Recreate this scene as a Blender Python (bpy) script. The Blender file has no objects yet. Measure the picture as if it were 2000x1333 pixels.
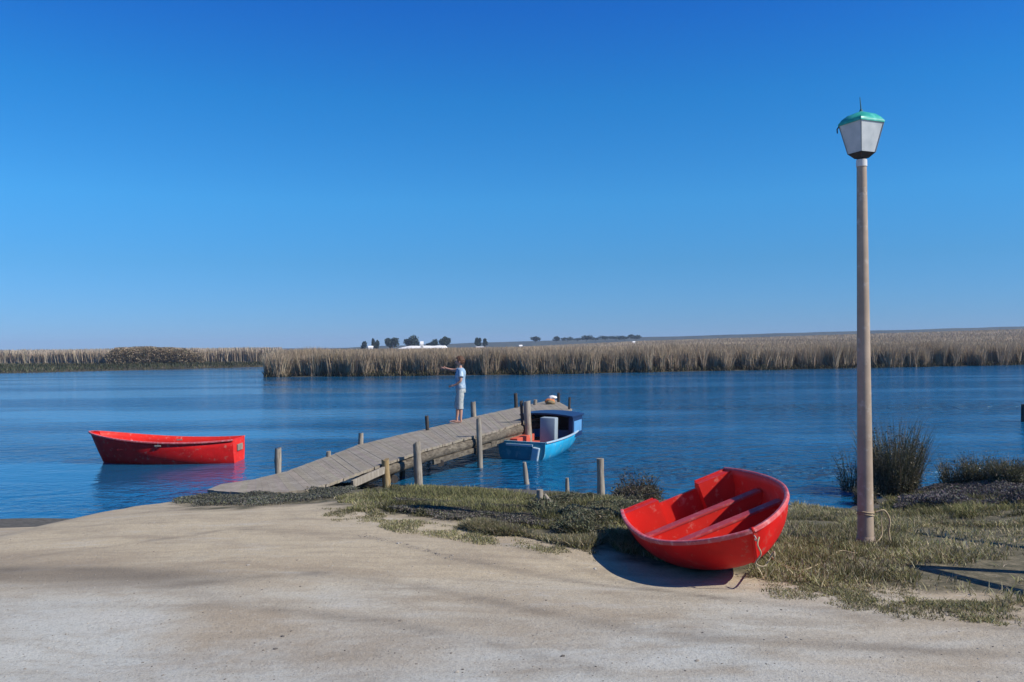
import bpy, bmesh, math, random
import numpy as np
from mathutils import Vector, Matrix, noise as mnoise
R = math.radians
S = bpy.context.scene
COL = S.collection
rng = np.random.default_rng(7)
random.seed(7)

# ------------------------------------------------------------------ camera
EYE, FPX = 2.5, 1700.0
roll, pitch = R(0.5), R(0.303)
fwd = Vector((0, math.cos(pitch), math.sin(pitch)))
up0 = Vector((0, -math.sin(pitch), math.cos(pitch)))
rt0 = Vector((1, 0, 0))
RT = math.cos(roll) * rt0 - math.sin(roll) * up0
UP = math.sin(roll) * rt0 + math.cos(roll) * up0
cam = bpy.data.cameras.new('camera')
cam.sensor_width = 36
cam.lens = 36 * FPX / 2000
cam.clip_start, cam.clip_end = 0.1, 6000
camo = bpy.data.objects.new('camera', cam)
COL.objects.link(camo)
camo.matrix_world = Matrix(((RT.x, UP.x, -fwd.x, 0), (RT.y, UP.y, -fwd.y, 0), (RT.z, UP.z, -fwd.z, EYE), (0, 0, 0, 1)))
S.camera = camo

# ------------------------------------------------------------------ sky, sun, exposure
SUN_EL, SUN_AZ = R(40), R(109)          # azimuth clockwise from +Y
w = bpy.data.worlds.new('World'); S.world = w; w.use_nodes = True
nt = w.node_tree; nt.nodes.clear()
sky = nt.nodes.new('ShaderNodeTexSky'); sky.sky_type = 'NISHITA'; sky.sun_disc = False
sky.sun_elevation = SUN_EL; sky.sun_rotation = SUN_AZ
sky.air_density = 1.0; sky.dust_density = 0.0; sky.ozone_density = 4.0; sky.altitude = 0
tint = nt.nodes.new('ShaderNodeMix'); tint.data_type = 'RGBA'; tint.blend_type = 'MULTIPLY'
tint.inputs[0].default_value = 1.0
tint.inputs[7].default_value = (0.62, 0.78, 1.12, 1)
hsv = nt.nodes.new('ShaderNodeHueSaturation'); hsv.inputs['Saturation'].default_value = 1.0
hsv.inputs['Value'].default_value = 1.0
bg = nt.nodes.new('ShaderNodeBackground'); bg.inputs[1].default_value = 0.136
wo = nt.nodes.new('ShaderNodeOutputWorld')
wtc = nt.nodes.new('ShaderNodeTexCoord'); wsp = nt.nodes.new('ShaderNodeSeparateXYZ'); wrp = nt.nodes.new('ShaderNodeValToRGB')
nt.links.new(wtc.outputs['Generated'], wsp.inputs[0]); nt.links.new(wsp.outputs[2], wrp.inputs[0]); nt.links.new(wrp.outputs[0], tint.inputs[7])
we = wrp.color_ramp.elements
for k_, (p_, c_) in enumerate([(.012, (.185, .345, .71)), (.093, (.163, .42, .688)), (.162, (.153, .528, .806)), (.271, (.0875, .514, .86)), (.361, (.062, .42, .91)), (1, (.09, .42, .80))]):
    e_ = we[k_] if k_ == 0 else (we.new(p_) if p_ < 1 else we[-1]); e_.position = p_; e_.color = (*c_, 1)
nt.links.new(sky.outputs[0], tint.inputs[6]); nt.links.new(tint.outputs[2], hsv.inputs['Color'])
nt.links.new(hsv.outputs[0], bg.inputs[0]); nt.links.new(bg.outputs[0], wo.inputs[0])
sl = bpy.data.lights.new('sun', 'SUN'); sl.energy = 5.0; sl.angle = R(0.5); sl.color = (1.0, 0.95, 0.86)
so = bpy.data.objects.new('sun', sl); COL.objects.link(so)
sd = Vector((math.sin(SUN_AZ) * math.cos(SUN_EL), math.cos(SUN_AZ) * math.cos(SUN_EL), math.sin(SUN_EL)))
so.rotation_euler = sd.to_track_quat('Z', 'Y').to_euler(); so.location = (10, -10, 20)
S.view_settings.view_transform = 'Standard'; S.view_settings.look = 'None'
S.view_settings.exposure = 0.25; S.view_settings.gamma = 1.0; S.view_settings.use_curve_mapping = False

# ------------------------------------------------------------------ helpers
def ray(px, py):
    return (fwd + RT * ((px - 1000) / FPX) + UP * ((666.5 - py) / FPX))
def at_z(px, py, z):
    d = ray(px, py); t = (z - EYE) / d.z
    return Vector((d.x * t, d.y * t, z))
def at_d(px, py, Y):
    d = ray(px, py); t = Y / d.y
    return Vector((d.x * t, Y, EYE + d.z * t))
def project(x, y, z):
    z = z - EYE
    f = y * fwd.y + z * fwd.z
    return 1000 + FPX * (x * RT.x + y * RT.y + z * RT.z) / f, 666.5 - FPX * (x * UP.x + y * UP.y + z * UP.z) / f

SHORE_X = np.array([-60, -20, -7.6, -5.85, -5.5, -5.0, -3.9, -2.75, -1.7, 0, 1.55, 3.2, 4.3, 5.0, 5.9, 7.5, 9.7, 14, 30, 70])
SHORE_Y = np.array([8, 11.5, 12.85, 12.95, 13.7, 14.7, 15.2, 15.6, 15.9, 15.2, 14.6, 13.7, 13.4, 13.0, 14.0, 15.2, 16.5, 18, 22, 30])
BANK_X = np.array([-400, -90, -55, -33, -31, -21.6, -21, 0, 14, 54, 120, 300])
BANK_Y = np.array([70, 86, 93, 112, 119, 76, 74, 74, 78.6, 92, 112, 150])
def vnoise(x, y, sc, seed=0):
    """cheap smooth value noise, numpy"""
    x = np.asarray(x) * sc + seed * 17.3; y = np.asarray(y) * sc + seed * 9.1
    xi = np.floor(x).astype(int); yi = np.floor(y).astype(int); xf = x - xi; yf = y - yi
    def h(a, b):
        n = (a * 374761393 + b * 668265263 + seed * 1013) & 0xffffffff
        n = ((n ^ (n >> 13)) * 1274126177) & 0xffffffff
        return ((n ^ (n >> 16)) & 0xffff) / 65535.0
    u = xf * xf * (3 - 2 * xf); v = yf * yf * (3 - 2 * yf)
    return (h(xi, yi) * (1 - u) + h(xi + 1, yi) * u) * (1 - v) + (h(xi, yi + 1) * (1 - u) + h(xi + 1, yi + 1) * u) * v
def ground_z(x, y):
    x = np.asarray(x, float); y = np.asarray(y, float)
    ys = np.interp(x, SHORE_X, SHORE_Y)
    s = ys - y + 0.22 * (vnoise(x, y, .8, 3) - .5)
    near = np.where(s > 0, 0.78 * (1 - np.exp(-(np.maximum(s, 0) / 4) ** 1.4)) + .006 * np.minimum(np.maximum(s, 0), 1), np.maximum(-1.5, s * .12))
    near = near + np.clip((s - .5) / 2, 0, 1) * (.05 * (vnoise(x, y, .6, 1) - .5) + .018 * (vnoise(x * .5, y, 3, 2) - .5))
    near = near - .09 * np.exp(-((x - 1.2) / 1.1) ** 2 - ((y - 7.2) / 1.1) ** 2)
    yb = np.interp(x, BANK_X, BANK_Y)
    b = y - yb
    far = np.where(b > 0, np.minimum(.22, .02 + b * .05), np.maximum(-1.5, b * .3))
    ramp = np.clip((y - 110) / 260, 0, 1.0)
    far = far + np.where(b > 0, ramp * np.maximum(0, (x + 28)) * .0225, 0)
    return np.where(b > -5, np.maximum(near, far), near)
def gz(x, y): return float(ground_z(x, y))
def on_ground(px, py):
    z = 0.5
    for _ in range(25):
        p = at_z(px, py, z); z = .5 * z + .5 * gz(p.x, p.y)
    p.z = gz(p.x, p.y)
    return p

def link(name, me, mat=None, parent=None):
    o = bpy.data.objects.new(name, me); COL.objects.link(o)
    if mat is not None:
        for m in (mat if isinstance(mat, (list, tuple)) else [mat]): me.materials.append(m)
    if parent is not None: o.parent = parent
    return o
def tag(o, label=None, cat=None, group=None, kind=None):
    if label: o['label'] = label
    if cat: o['category'] = cat
    if group: o['group'] = group
    if kind: o['kind'] = kind
    return o
def thing(name, label, cat, loc=(0, 0, 0), rz=0, group=None):
    o = bpy.data.objects.new(name, None); COL.objects.link(o); o.empty_display_size = .2
    o.location = loc; o.rotation_euler = (0, 0, rz)
    return tag(o, label, cat, group)
def pymesh(name, vs, fs, smooth=False):
    me = bpy.data.meshes.new(name); me.from_pydata([tuple(v) for v in vs], [], fs); me.update()
    if smooth: me.polygons.foreach_set('use_smooth', [True] * len(me.polygons))
    return me
class MB:
    def __init__(s): s.v = []; s.f = []
    def add(s, vs, fs):
        k = len(s.v); s.v += [tuple(v) for v in vs]; s.f += [tuple(i + k for i in f) for f in fs]
    def box(s, c, size, rot=None, bev=0.0):
        bm = bmesh.new(); bmesh.ops.create_cube(bm, size=1)
        for v in bm.verts: v.co = Vector((v.co.x * size[0], v.co.y * size[1], v.co.z * size[2]))
        if bev: bmesh.ops.bevel(bm, geom=list(bm.edges), offset=bev, segments=2, affect='EDGES', profile=.6)
        M = (rot.to_4x4() if rot is not None else Matrix.Identity(4)); M = Matrix.Translation(c) @ M
        bm.verts.ensure_lookup_table()
        s.add([M @ v.co for v in bm.verts], [[v.index for v in f.verts] for f in bm.faces]); bm.free()
    def tube(s, pts, rad, n=8, cap=True, jit=0):
        pts = [Vector(p) for p in pts]; m = len(pts)
        rad = rad if isinstance(rad, (list, tuple)) else [rad] * m
        vs = []; prev = None
        for i, p in enumerate(pts):
            t = (pts[min(i + 1, m - 1)] - pts[max(i - 1, 0)]).normalized()
            a = prev if prev is not None else (Vector((1, 0, 0)) if abs(t.x) < .8 else Vector((0, 1, 0)))
            a = (a - t * a.dot(t)).normalized(); b = t.cross(a); prev = a
            for k in range(n):
                th = 2 * math.pi * k / n; r = rad[i] * (1 + jit * (random.random() - .5))
                vs.append(p + a * math.cos(th) * r + b * math.sin(th) * r)
        fs = [(i * n + k, i * n + (k + 1) % n, (i + 1) * n + (k + 1) % n, (i + 1) * n + k) for i in range(m - 1) for k in range(n)]
        if cap: fs += [tuple(range(n))[::-1], tuple((m - 1) * n + k for k in range(n))]
        s.add(vs, fs)
    def build(s, name, mat=None, parent=None, smooth=False, auto=None):
        me = pymesh(name, s.v, s.f, smooth)
        if auto is not None:
            bm = bmesh.new(); bm.from_mesh(me); bmesh.ops.recalc_face_normals(bm, faces=bm.faces)
            for e in bm.edges:
                if len(e.link_faces) == 2 and e.calc_face_angle(0) > auto: e.smooth = False
            for f in bm.faces: f.smooth = True
            bm.to_mesh(me); bm.free()
        return link(name, me, mat, parent)

def np_mesh(name, verts, quads, cols=None):
    """fast mesh of quads with a per-vertex colour attribute"""
    me = bpy.data.meshes.new(name)
    me.vertices.add(len(verts)); me.vertices.foreach_set('co', verts.astype(np.float32).ravel())
    k = quads.shape[1]
    me.loops.add(quads.size); me.loops.foreach_set('vertex_index', quads.astype(np.int32).ravel())
    me.polygons.add(len(quads)); me.polygons.foreach_set('loop_start', np.arange(0, quads.size, k, dtype=np.int32))
    me.polygons.foreach_set('loop_total', np.full(len(quads), k, dtype=np.int32))
    me.update(calc_edges=True); me.validate()
    if cols is not None:
        a = me.color_attributes.new('Col', 'FLOAT_COLOR', 'POINT')
        c4 = np.ones((len(verts), 4), np.float32); c4[:, :3] = cols; a.data.foreach_set('color', c4.ravel())
    return me
def blades(P, h, wd, cols, lean=.25, bend=.3, yaw=None, seg=2, tip=.15, leandir=None):
    """tapered blades as strips; P (n,3), h, wd (n,), cols (n,3)"""
    n = len(P); yaw = rng.uniform(0, 2 * np.pi, n) if yaw is None else yaw
    ld = rng.uniform(0, 2 * np.pi, n) if leandir is None else leandir
    la = np.abs(rng.normal(0, 1, n)) * lean if leandir is None else lean * rng.uniform(.2, 1, n)
    bd = rng.uniform(0, 1, n) * bend
    side = np.stack([np.cos(yaw), np.sin(yaw), np.zeros(n)], 1); L = np.stack([np.cos(ld), np.sin(ld), np.zeros(n)], 1)
    vs = []; cs = []
    for i in range(seg + 1):
        t = i / seg; off = la * t + bd * t * t; zz = t * np.sqrt(np.maximum(.15, 1 - (off * .7) ** 2))
        c = P + L * (off * h)[:, None]; c = c + np.array([0, 0, 1]) * (zz * h)[:, None]
        wv = wd * (.75 + .6 * t if t < .5 else 1.1 * (1 - t) * 2 + tip) * .5
        vs += [c - side * wv[:, None], c + side * wv[:, None]]; cs += [cols, cols]
    V = np.stack(vs, 1).reshape(-1, 3); C = np.stack(cs, 1).reshape(-1, 3)
    base = np.arange(n)[:, None] * (2 * (seg + 1))
    Q = np.concatenate([base + np.array([2 * i, 2 * i + 1, 2 * i + 3, 2 * i + 2]) for i in range(seg)], 0)
    return V, Q, C
def leaves(P, size, cols, asp=1.8):
    """small randomly turned quads"""
    n = len(P); a = rng.normal(size=(n, 3)); a /= np.linalg.norm(a, axis=1)[:, None]
    b = np.cross(a, rng.normal(size=(n, 3))); b /= np.linalg.norm(b, axis=1)[:, None]
    a = a * (size * asp / 2)[:, None]; b = b * (size / 2)[:, None]
    V = np.stack([P - a, P + b * .9, P + a, P - b * .9], 1).reshape(-1, 3)
    return V, np.arange(4 * n).reshape(n, 4), np.repeat(cols, 4, 0)
def join(parts):
    V = []; Q = []; C = []; k = 0
    for v, q, c in parts: V.append(v); Q.append(q + k); C.append(c); k += len(v)
    return np.concatenate(V), np.concatenate(Q), np.concatenate(C)
def mixcol(n, pal, wts, jit=.18):
    pal = np.array(pal); c = pal[rng.choice(len(pal), n, p=np.array(wts) / sum(wts))]
    return np.clip(c * rng.uniform(1 - jit, 1 + jit, (n, 1)) * rng.uniform(1 - jit / 3, 1 + jit / 3, (n, 3)), 0, 1)

# ------------------------------------------------------------------ materials
def newmat(name):
    m = bpy.data.materials.new(name); m.use_nodes = True
    return m, m.node_tree, m.node_tree.nodes['Principled BSDF']
def N(t, typ, **kw):
    n = t.nodes.new(typ)
    for k, v in kw.items(): setattr(n, k, v)
    return n
def coords(t, scale=(1, 1, 1), rot=(0, 0, 0)):
    tc = N(t, 'ShaderNodeTexCoord'); mp = N(t, 'ShaderNodeMapping'); mp.inputs['Scale'].default_value = scale
    mp.inputs['Rotation'].default_value = rot
    t.links.new(tc.outputs['Object'], mp.inputs[0]); return mp.outputs[0]
def tnoise(t, vec, scale, detail=4, rough=.55, dist=0):
    n = N(t, 'ShaderNodeTexNoise'); n.inputs['Scale'].default_value = scale; n.inputs['Detail'].default_value = detail
    n.inputs['Roughness'].default_value = rough; n.inputs['Distortion'].default_value = dist
    t.links.new(vec, n.inputs['Vector']); return n.outputs['Fac']
def ramp(t, fac, stops):
    r = N(t, 'ShaderNodeValToRGB'); e = r.color_ramp.elements
    while len(e) < len(stops): e.new(.5)
    for i, (p, c) in enumerate(stops): e[i].position = p; e[i].color = (*c, 1) if len(c) == 3 else c
    t.links.new(fac, r.inputs[0]); return r.outputs[0]
def gray(a): return (a, a, a)
def mixn(t, fac, a, b, mode='MIX'):
    m = N(t, 'ShaderNodeMix', data_type='RGBA', blend_type=mode)
    for sck, v in ((m.inputs[0], fac), (m.inputs[6], a), (m.inputs[7], b)):
        if isinstance(v, (int, float)): sck.default_value = v
        elif isinstance(v, tuple): sck.default_value = (*v, 1)
        else: t.links.new(v, sck)
    return m.outputs[2]
def bump(t, bs, height, strength=.3, dist=.02):
    b = N(t, 'ShaderNodeBump'); b.inputs['Strength'].default_value = strength; b.inputs['Distance'].default_value = dist
    t.links.new(height, b.inputs['Height']); t.links.new(b.outputs[0], bs.inputs['Normal']); return b
def paint(name, col, worn=None, scale=6, lo=.55, hi=.7, rough=.45, bmp=.15, dirt=.2, spec=.4):
    m, t, bs = newmat(name); v = coords(t)
    n1 = tnoise(t, v, scale, 6, .65); n2 = tnoise(t, v, scale * .3, 3)
    d = tuple(c * (1 - dirt) for c in col)
    c = mixn(t, ramp(t, n2, [(.35, gray(0)), (.65, gray(1))]), col, d)
    if worn: c = mixn(t, ramp(t, n1, [(lo, gray(0)), (hi, gray(1))]), c, worn)
    t.links.new(c, bs.inputs['Base Color']); bs.inputs['Roughness'].default_value = rough
    bs.inputs['Specular IOR Level'].default_value = spec
    if bmp: bump(t, bs, n1, bmp, .01)
    return m
def foliage_mat(name, rough=.7, trans=.25):
    m, t, bs = newmat(name); a = N(t, 'ShaderNodeAttribute', attribute_name='Col')
    t.links.new(a.outputs['Color'], bs.inputs['Base Color']); bs.inputs['Roughness'].default_value = rough
    bs.inputs['Specular IOR Level'].default_value = .25
    tr = N(t, 'ShaderNodeBsdfTranslucent'); t.links.new(a.outputs['Color'], tr.inputs[0])
    mx = N(t, 'ShaderNodeMixShader'); mx.inputs[0].default_value = trans
    t.links.new(bs.outputs[0], mx.inputs[1]); t.links.new(tr.outputs[0], mx.inputs[2])
    t.links.new(mx.outputs[0], t.nodes['Material Output'].inputs[0]); return m
M_FOL = foliage_mat('foliage'); M_REED = foliage_mat('reed_straw', .8, .2)
def wood(name, a, b, dark, sc=(14, 14, 1.6), bmp=.5):
    m, t, bs = newmat(name); v = coords(t, sc); n1 = tnoise(t, v, 2.5, 6, .7, .3); v2 = coords(t); n2 = tnoise(t, v2, 3.1, 4)
    c = ramp(t, n1, [(.28, dark), (.42, a), (.68, b)]); c = mixn(t, ramp(t, n2, [(.35, gray(0)), (.7, gray(.7))]), c, a)
    t.links.new(c, bs.inputs['Base Color']); bs.inputs['Roughness'].default_value = .85; bs.inputs['Specular IOR Level'].default_value = .2
    bump(t, bs, n1, bmp, .012); return m
M_PILE = wood('weathered_pile', (.20, .17, .135), (.42, .38, .31), (.06, .05, .04))
M_PILE_PALE = wood('pale_dry_wood', (.22, .19, .15), (.42, .38, .31), (.08, .065, .05))
M_PILE_OCHRE = wood('ochre_wood', (.27, .18, .075), (.38, .32, .21), (.14, .08, .03))
M_PILE_DARK = wood('dark_wet_wood', (.045, .04, .038), (.10, .085, .07), (.015, .013, .012))
M_BEAM = wood('beam_wood', (.085, .07, .052), (.24, .205, .15), (.02, .017, .013), (3, 3, 9))
M_DECK = None

# ------------------------------------------------------------------ the ground
TRACKS = [([(60, 1088), (450, 1034), (700, 1046), (880, 1090), (1150, 1140), (1500, 1180), (2050, 1235)], .055, .75),
          ([(300, 1150), (620, 1120), (850, 1150), (1100, 1205), (1320, 1243), (1570, 1258), (2050, 1280)], .09, .7),
          ([(100, 1180), (480, 1185), (760, 1215), (1000, 1265), (1200, 1325)], .07, .5),
          ([(560, 1010), (820, 1035), (1050, 1080), (1300, 1155), (1700, 1210)], .05, .5)]
def on_ground0(px, py):
    p = on_ground(px, py); return p.x, p.y
def build_ground():
    xs = np.concatenate([-np.geomspace(2500, 62, 26), np.linspace(-60, -10.4, 60), np.linspace(-10, 13, 330), np.linspace(13.4, 60, 56), np.geomspace(62, 2500, 26)])
    ys = np.concatenate([np.linspace(-40, 2, 30), np.linspace(2.15, 19, 240), np.linspace(19.5, 70, 40), np.linspace(71, 125, 80), np.linspace(128, 420, 60), np.geomspace(430, 3000, 22)])
    X, Y = np.meshgrid(xs, ys); Z = ground_z(X, Y)
    Z = np.where(Y > 700, np.minimum(Z, 16), Z)
    V = np.stack([X, Y, Z], -1).reshape(-1, 3); nx = len(xs); ny = len(ys)
    i = np.arange(nx - 1)[None, :] + np.arange(ny - 1)[:, None] * nx
    Q = np.stack([i, i + 1, i + 1 + nx, i + nx], -1).reshape(-1, 4)
    # plant cover (0 bare sand .. 1 grown over): a property of the soil, laid along the shore
    px, py = project(X, Y, Z)
    edge = np.interp(px, [-4000, 250, 330, 430, 600, 660, 750, 900, 1050, 1170, 1300, 1460, 1600, 1800, 2000, 2600],
                     [0, 0, 992, 996, 992, 990, 1003, 1022, 1052, 1078, 1105, 1128, 1150, 1165, 1188, 1250])
    wob = 26 * (vnoise(X, Y, 1.7, 5) - .5) + 14 * (vnoise(X, Y, 6, 6) - .5)
    cov = np.clip((edge + wob - py) / 12, 0, 1) * (Y > 3) * (Y < 40)
    wet = np.clip((.13 + .10 * (vnoise(X, Y, 1.9, 9) - .4) + .08 * (X < -5.0) - Z) / .05, 0, 1) * (Y < 30) * (X < 6)
    band = np.exp(-((py - 1125 - .01 * px) / 26) ** 2) * np.clip((800 - px) / 500, 0, 1) * (.1 + 1.0 * vnoise(X * .5, Y, 2.2, 33)) * .8 + .5 * np.exp(-((py - 1112) / 6) ** 2) * np.clip((330 - px) / 120, 0, 1) * (.0 + 1.5 * vnoise(X, Y, 3, 34))
    C = np.stack([cov, wet, (Y > 60) * 1.0 + (Y < 60) * 0], -1).reshape(-1, 3)
    me = np_mesh('ground', V, Q, C); me.polygons.foreach_set('use_smooth', [True] * len(me.polygons))
    for tr, wd_, am in TRACKS:
        dm = np.full(X.shape, 9.)
        pw = [on_ground0(a, b_) for a, b_ in tr]
        for (ax, ay), (bx, by) in zip(pw[:-1], pw[1:]):
            t_ = np.clip(((X - ax) * (bx - ax) + (Y - ay) * (by - ay)) / ((bx - ax) ** 2 + (by - ay) ** 2), 0, 1); dm = np.minimum(dm, np.hypot(X - ax - t_ * (bx - ax), Y - ay - t_ * (by - ay)))
        band = band + am * .72 * np.exp(-(dm / wd_) ** 2) * (.25 + 1.9 * vnoise(X, Y, 5.5, 35) * vnoise(X, Y, 1.2, 36)) * (Y < 12)
    ba = me.attributes.new('band', 'FLOAT', 'POINT'); ba.data.foreach_set('value', np.clip(band, 0, 1).astype(np.float32).ravel())
    m, t, bs = newmat('sandy_gravel')
    a = N(t, 'ShaderNodeAttribute', attribute_name='Col'); sp = N(t, 'ShaderNodeSeparateColor'); t.links.new(a.outputs['Color'], sp.inputs[0])
    v = coords(t); vst = coords(t, (.55, 1.15, 1), (0, 0, R(-7))); vs2 = coords(t, (.5, 1.7, 1), (0, 0, R(-12)))
    big = tnoise(t, vst, .8, 5, .6, .4); mid = tnoise(t, vs2, 2.3, 5, .6, .3); fine = tnoise(t, v, 60, 4, .7); fine2 = tnoise(t, v, 190, 2, .7)
    # pale packed gravel of the track nearest the camera, warmer loose sand beyond
    tc = N(t, 'ShaderNodeTexCoord'); sx = N(t, 'ShaderNodeSeparateXYZ'); t.links.new(tc.outputs['Object'], sx.inputs[0])
    ma = N(t, 'ShaderNodeMath', operation='MULTIPLY_ADD'); t.links.new(sx.outputs[0], ma.inputs[0]); ma.inputs[1].default_value = .13; t.links.new(sx.outputs[1], ma.inputs[2])
    mb = N(t, 'ShaderNodeMath', operation='MULTIPLY_ADD'); t.links.new(big, mb.inputs[0]); mb.inputs[1].default_value = 3.5; t.links.new(ma.outputs[0], mb.inputs[2])
    mr = N(t, 'ShaderNodeMapRange'); t.links.new(mb.outputs[0], mr.inputs[0]); mr.inputs[1].default_value = 6.6; mr.inputs[2].default_value = 8.6
    base = mixn(t, mr.outputs[0], (.41, .405, .36), (.44, .36, .24))
    base = mixn(t, ramp(t, big, [(.46, gray(0)), (.66, gray(.7))]), base, (.29, .225, .15))
    base = mixn(t, ramp(t, mid, [(.50, gray(0)), (.72, gray(.6))]), base, (.23, .185, .13))
    base = mixn(t, ramp(t, mid, [(.26, gray(.5)), (.44, gray(0))]), base, (.44, .42, .375))
    blot = tnoise(t, coords(t, (.7, 1.3, 1), (0, 0, R(-9))), 1.9, 7, .68, .5)
    base = mixn(t, ramp(t, blot, [(.50, gray(0)), (.60, gray(.30)), (.75, gray(.65))]), base, (.26, .205, .14))
    clod = tnoise(t, v, 17, 5, .75)
    base = mixn(t, ramp(t, clod, [(.34, gray(.28)), (.47, gray(0))]), base, (.24, .20, .145))
    base = mixn(t, ramp(t, clod, [(.56, gray(0)), (.70, gray(.5))]), base, (.42, .39, .33))
    base = mixn(t, ramp(t, fine, [(.32, gray(.45)), (.5, gray(0))]), base, (.15, .135, .11))
    base = mixn(t, ramp(t, fine2, [(.55, gray(0)), (.75, gray(.5))]), base, (.46, .44, .40))
    # dark damp streak crossing the sand on the left
    bn = N(t, 'ShaderNodeAttribute', attribute_name='band'); base = mixn(t, bn.outputs['Fac'], base, (.15, .125, .095))
    soil = ramp(t, tnoise(t, v, 9, 5, .7), [(.3, (.05, .05, .03)), (.5, (.12, .105, .065)), (.72, (.24, .20, .13))])
    c = mixn(t, sp.outputs[0], base, soil)
    mud = ramp(t, tnoise(t, v, 14, 5, .7), [(.3, (.035, .033, .03)), (.6, (.13, .12, .10))])
    c = mixn(t, sp.outputs[1], c, mud)
    farc = ramp(t, tnoise(t, coords(t), .35, 6, .7), [(.35, (.03, .027, .018)), (.6, (.075, .062, .04))])
    c = mixn(t, sp.outputs[2], c, farc)
    t.links.new(c, bs.inputs['Base Color']); bs.inputs['Roughness'].default_value = .95; bs.inputs['Specular IOR Level'].default_value = .15
    hs = N(t, 'ShaderNodeMath', operation='MULTIPLY_ADD'); t.links.new(fine, hs.inputs[0]); hs.inputs[1].default_value = .35; t.links.new(clod, hs.inputs[2])
    bump(t, bs, hs.outputs[0], .45, .03)
    tag(link('ground', me, m), kind='structure', label='pale sandy gravel ground sloping down to the river', cat='ground')
build_ground()

# ------------------------------------------------------------------ the river
def build_water():
    xs = np.concatenate([[-1500, -400, -120], np.linspace(-60, 75, 60), [150, 500, 1500]]); ys = np.linspace(6, 135, 60)
    X, Y = np.meshgrid(xs, ys); V = np.stack([X, Y, 0 * X], -1).reshape(-1, 3); nx = len(xs)
    i = np.arange(nx - 1)[None, :] + np.arange(len(ys) - 1)[:, None] * nx
    me = np_mesh('river_water', V, np.stack([i, i + 1, i + 1 + nx, i + nx], -1).reshape(-1, 4))
    m, t, bs = newmat('river_water')
    va = coords(t, (.8, 1.05, 1), (0, 0, R(12))); vb = coords(t, (.9, 1.1, 1), (0, 0, R(-20))); vband = coords(t, (.035, .17, 1), (0, 0, R(-2)))
    n1 = tnoise(t, va, 1.9, 2.5, .5, .4); n2 = tnoise(t, vb, 5.0, 3, .6, .4); band = tnoise(t, vband, 1.0, 3, .5)
    mm = N(t, 'ShaderNodeMath', operation='MULTIPLY_ADD'); t.links.new(n2, mm.inputs[0]); mm.inputs[1].default_value = .40; t.links.new(n1, mm.inputs[2])
    b = bump(t, bs, mm.outputs[0], 1.0, .56)
    bst = N(t, 'ShaderNodeMapRange'); t.links.new(band, bst.inputs[0]); bst.inputs[1].default_value = .42; bst.inputs[2].default_value = .60
    bst.inputs[3].default_value = .17; bst.inputs[4].default_value = 1.0; wx = N(t, 'ShaderNodeSeparateXYZ'); wtc_ = N(t, 'ShaderNodeTexCoord'); t.links.new(wtc_.outputs['Object'], wx.inputs[0])
    lee = N(t, 'ShaderNodeMapRange'); t.links.new(wx.outputs[0], lee.inputs[0]); lee.inputs[1].default_value = -7.0; lee.inputs[2].default_value = -.5; lee.inputs[3].default_value = .22; lee.inputs[4].default_value = 1.0
    ml = N(t, 'ShaderNodeMath', operation='MULTIPLY'); t.links.new(bst.outputs[0], ml.inputs[0]); t.links.new(lee.outputs[0], ml.inputs[1]); t.links.new(ml.outputs[0], b.inputs['Strength'])
    bs.inputs['Base Color'].default_value = (.004, .082, .18, 1); bs.inputs['Roughness'].default_value = .10; bs.inputs['IOR'].default_value = 1.33
    tag(link('water', me, m), kind='structure', label='rippled blue river water between the sandy bank and the reeds', cat='water')
build_water()

# ------------------------------------------------------------------ hills and far fields
def build_hills():
    xs = np.linspace(-700, 1500, 220); px = 1000 + FPX * xs / 700
    e = np.interp(px, [-600, 0, 640, 740, 880, 1250, 2000, 3200], [-4, -3.5, -3, 1.5, 5, 14, 29, 44])
    top = EYE + 700 * e / FPX + .5 * (vnoise(xs, xs * 0, .05, 8) - .5)
    prof = [(-60, -1), (-25, .7), (0, 1.0), (60, .9), (400, .2), (900, -.3)]
    V = []; 
    for dy, k in prof:
        for x, z in zip(xs, top): V.append((x, 700 + dy, z * k if k > 0 else -2))
    n = len(xs); Q = [(r * n + i, r * n + i + 1, (r + 1) * n + i + 1, (r + 1) * n + i) for r in range(len(prof) - 1) for i in range(n - 1)]
    me = pymesh('hills', V, Q, True)
    m, t, bs = newmat('far_scrub'); v = coords(t)
    c = ramp(t, tnoise(t, v, .06, 6, .7), [(.35, (.03, .045, .05)), (.65, (.07, .08, .07))])
    t.links.new(c, bs.inputs['Base Color']); bs.inputs['Roughness'].default_value = 1
    tag(link('hills', me, m), kind='structure', label='low dark ridge of far farmland along the horizon', cat='hills')
build_hills()

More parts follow.
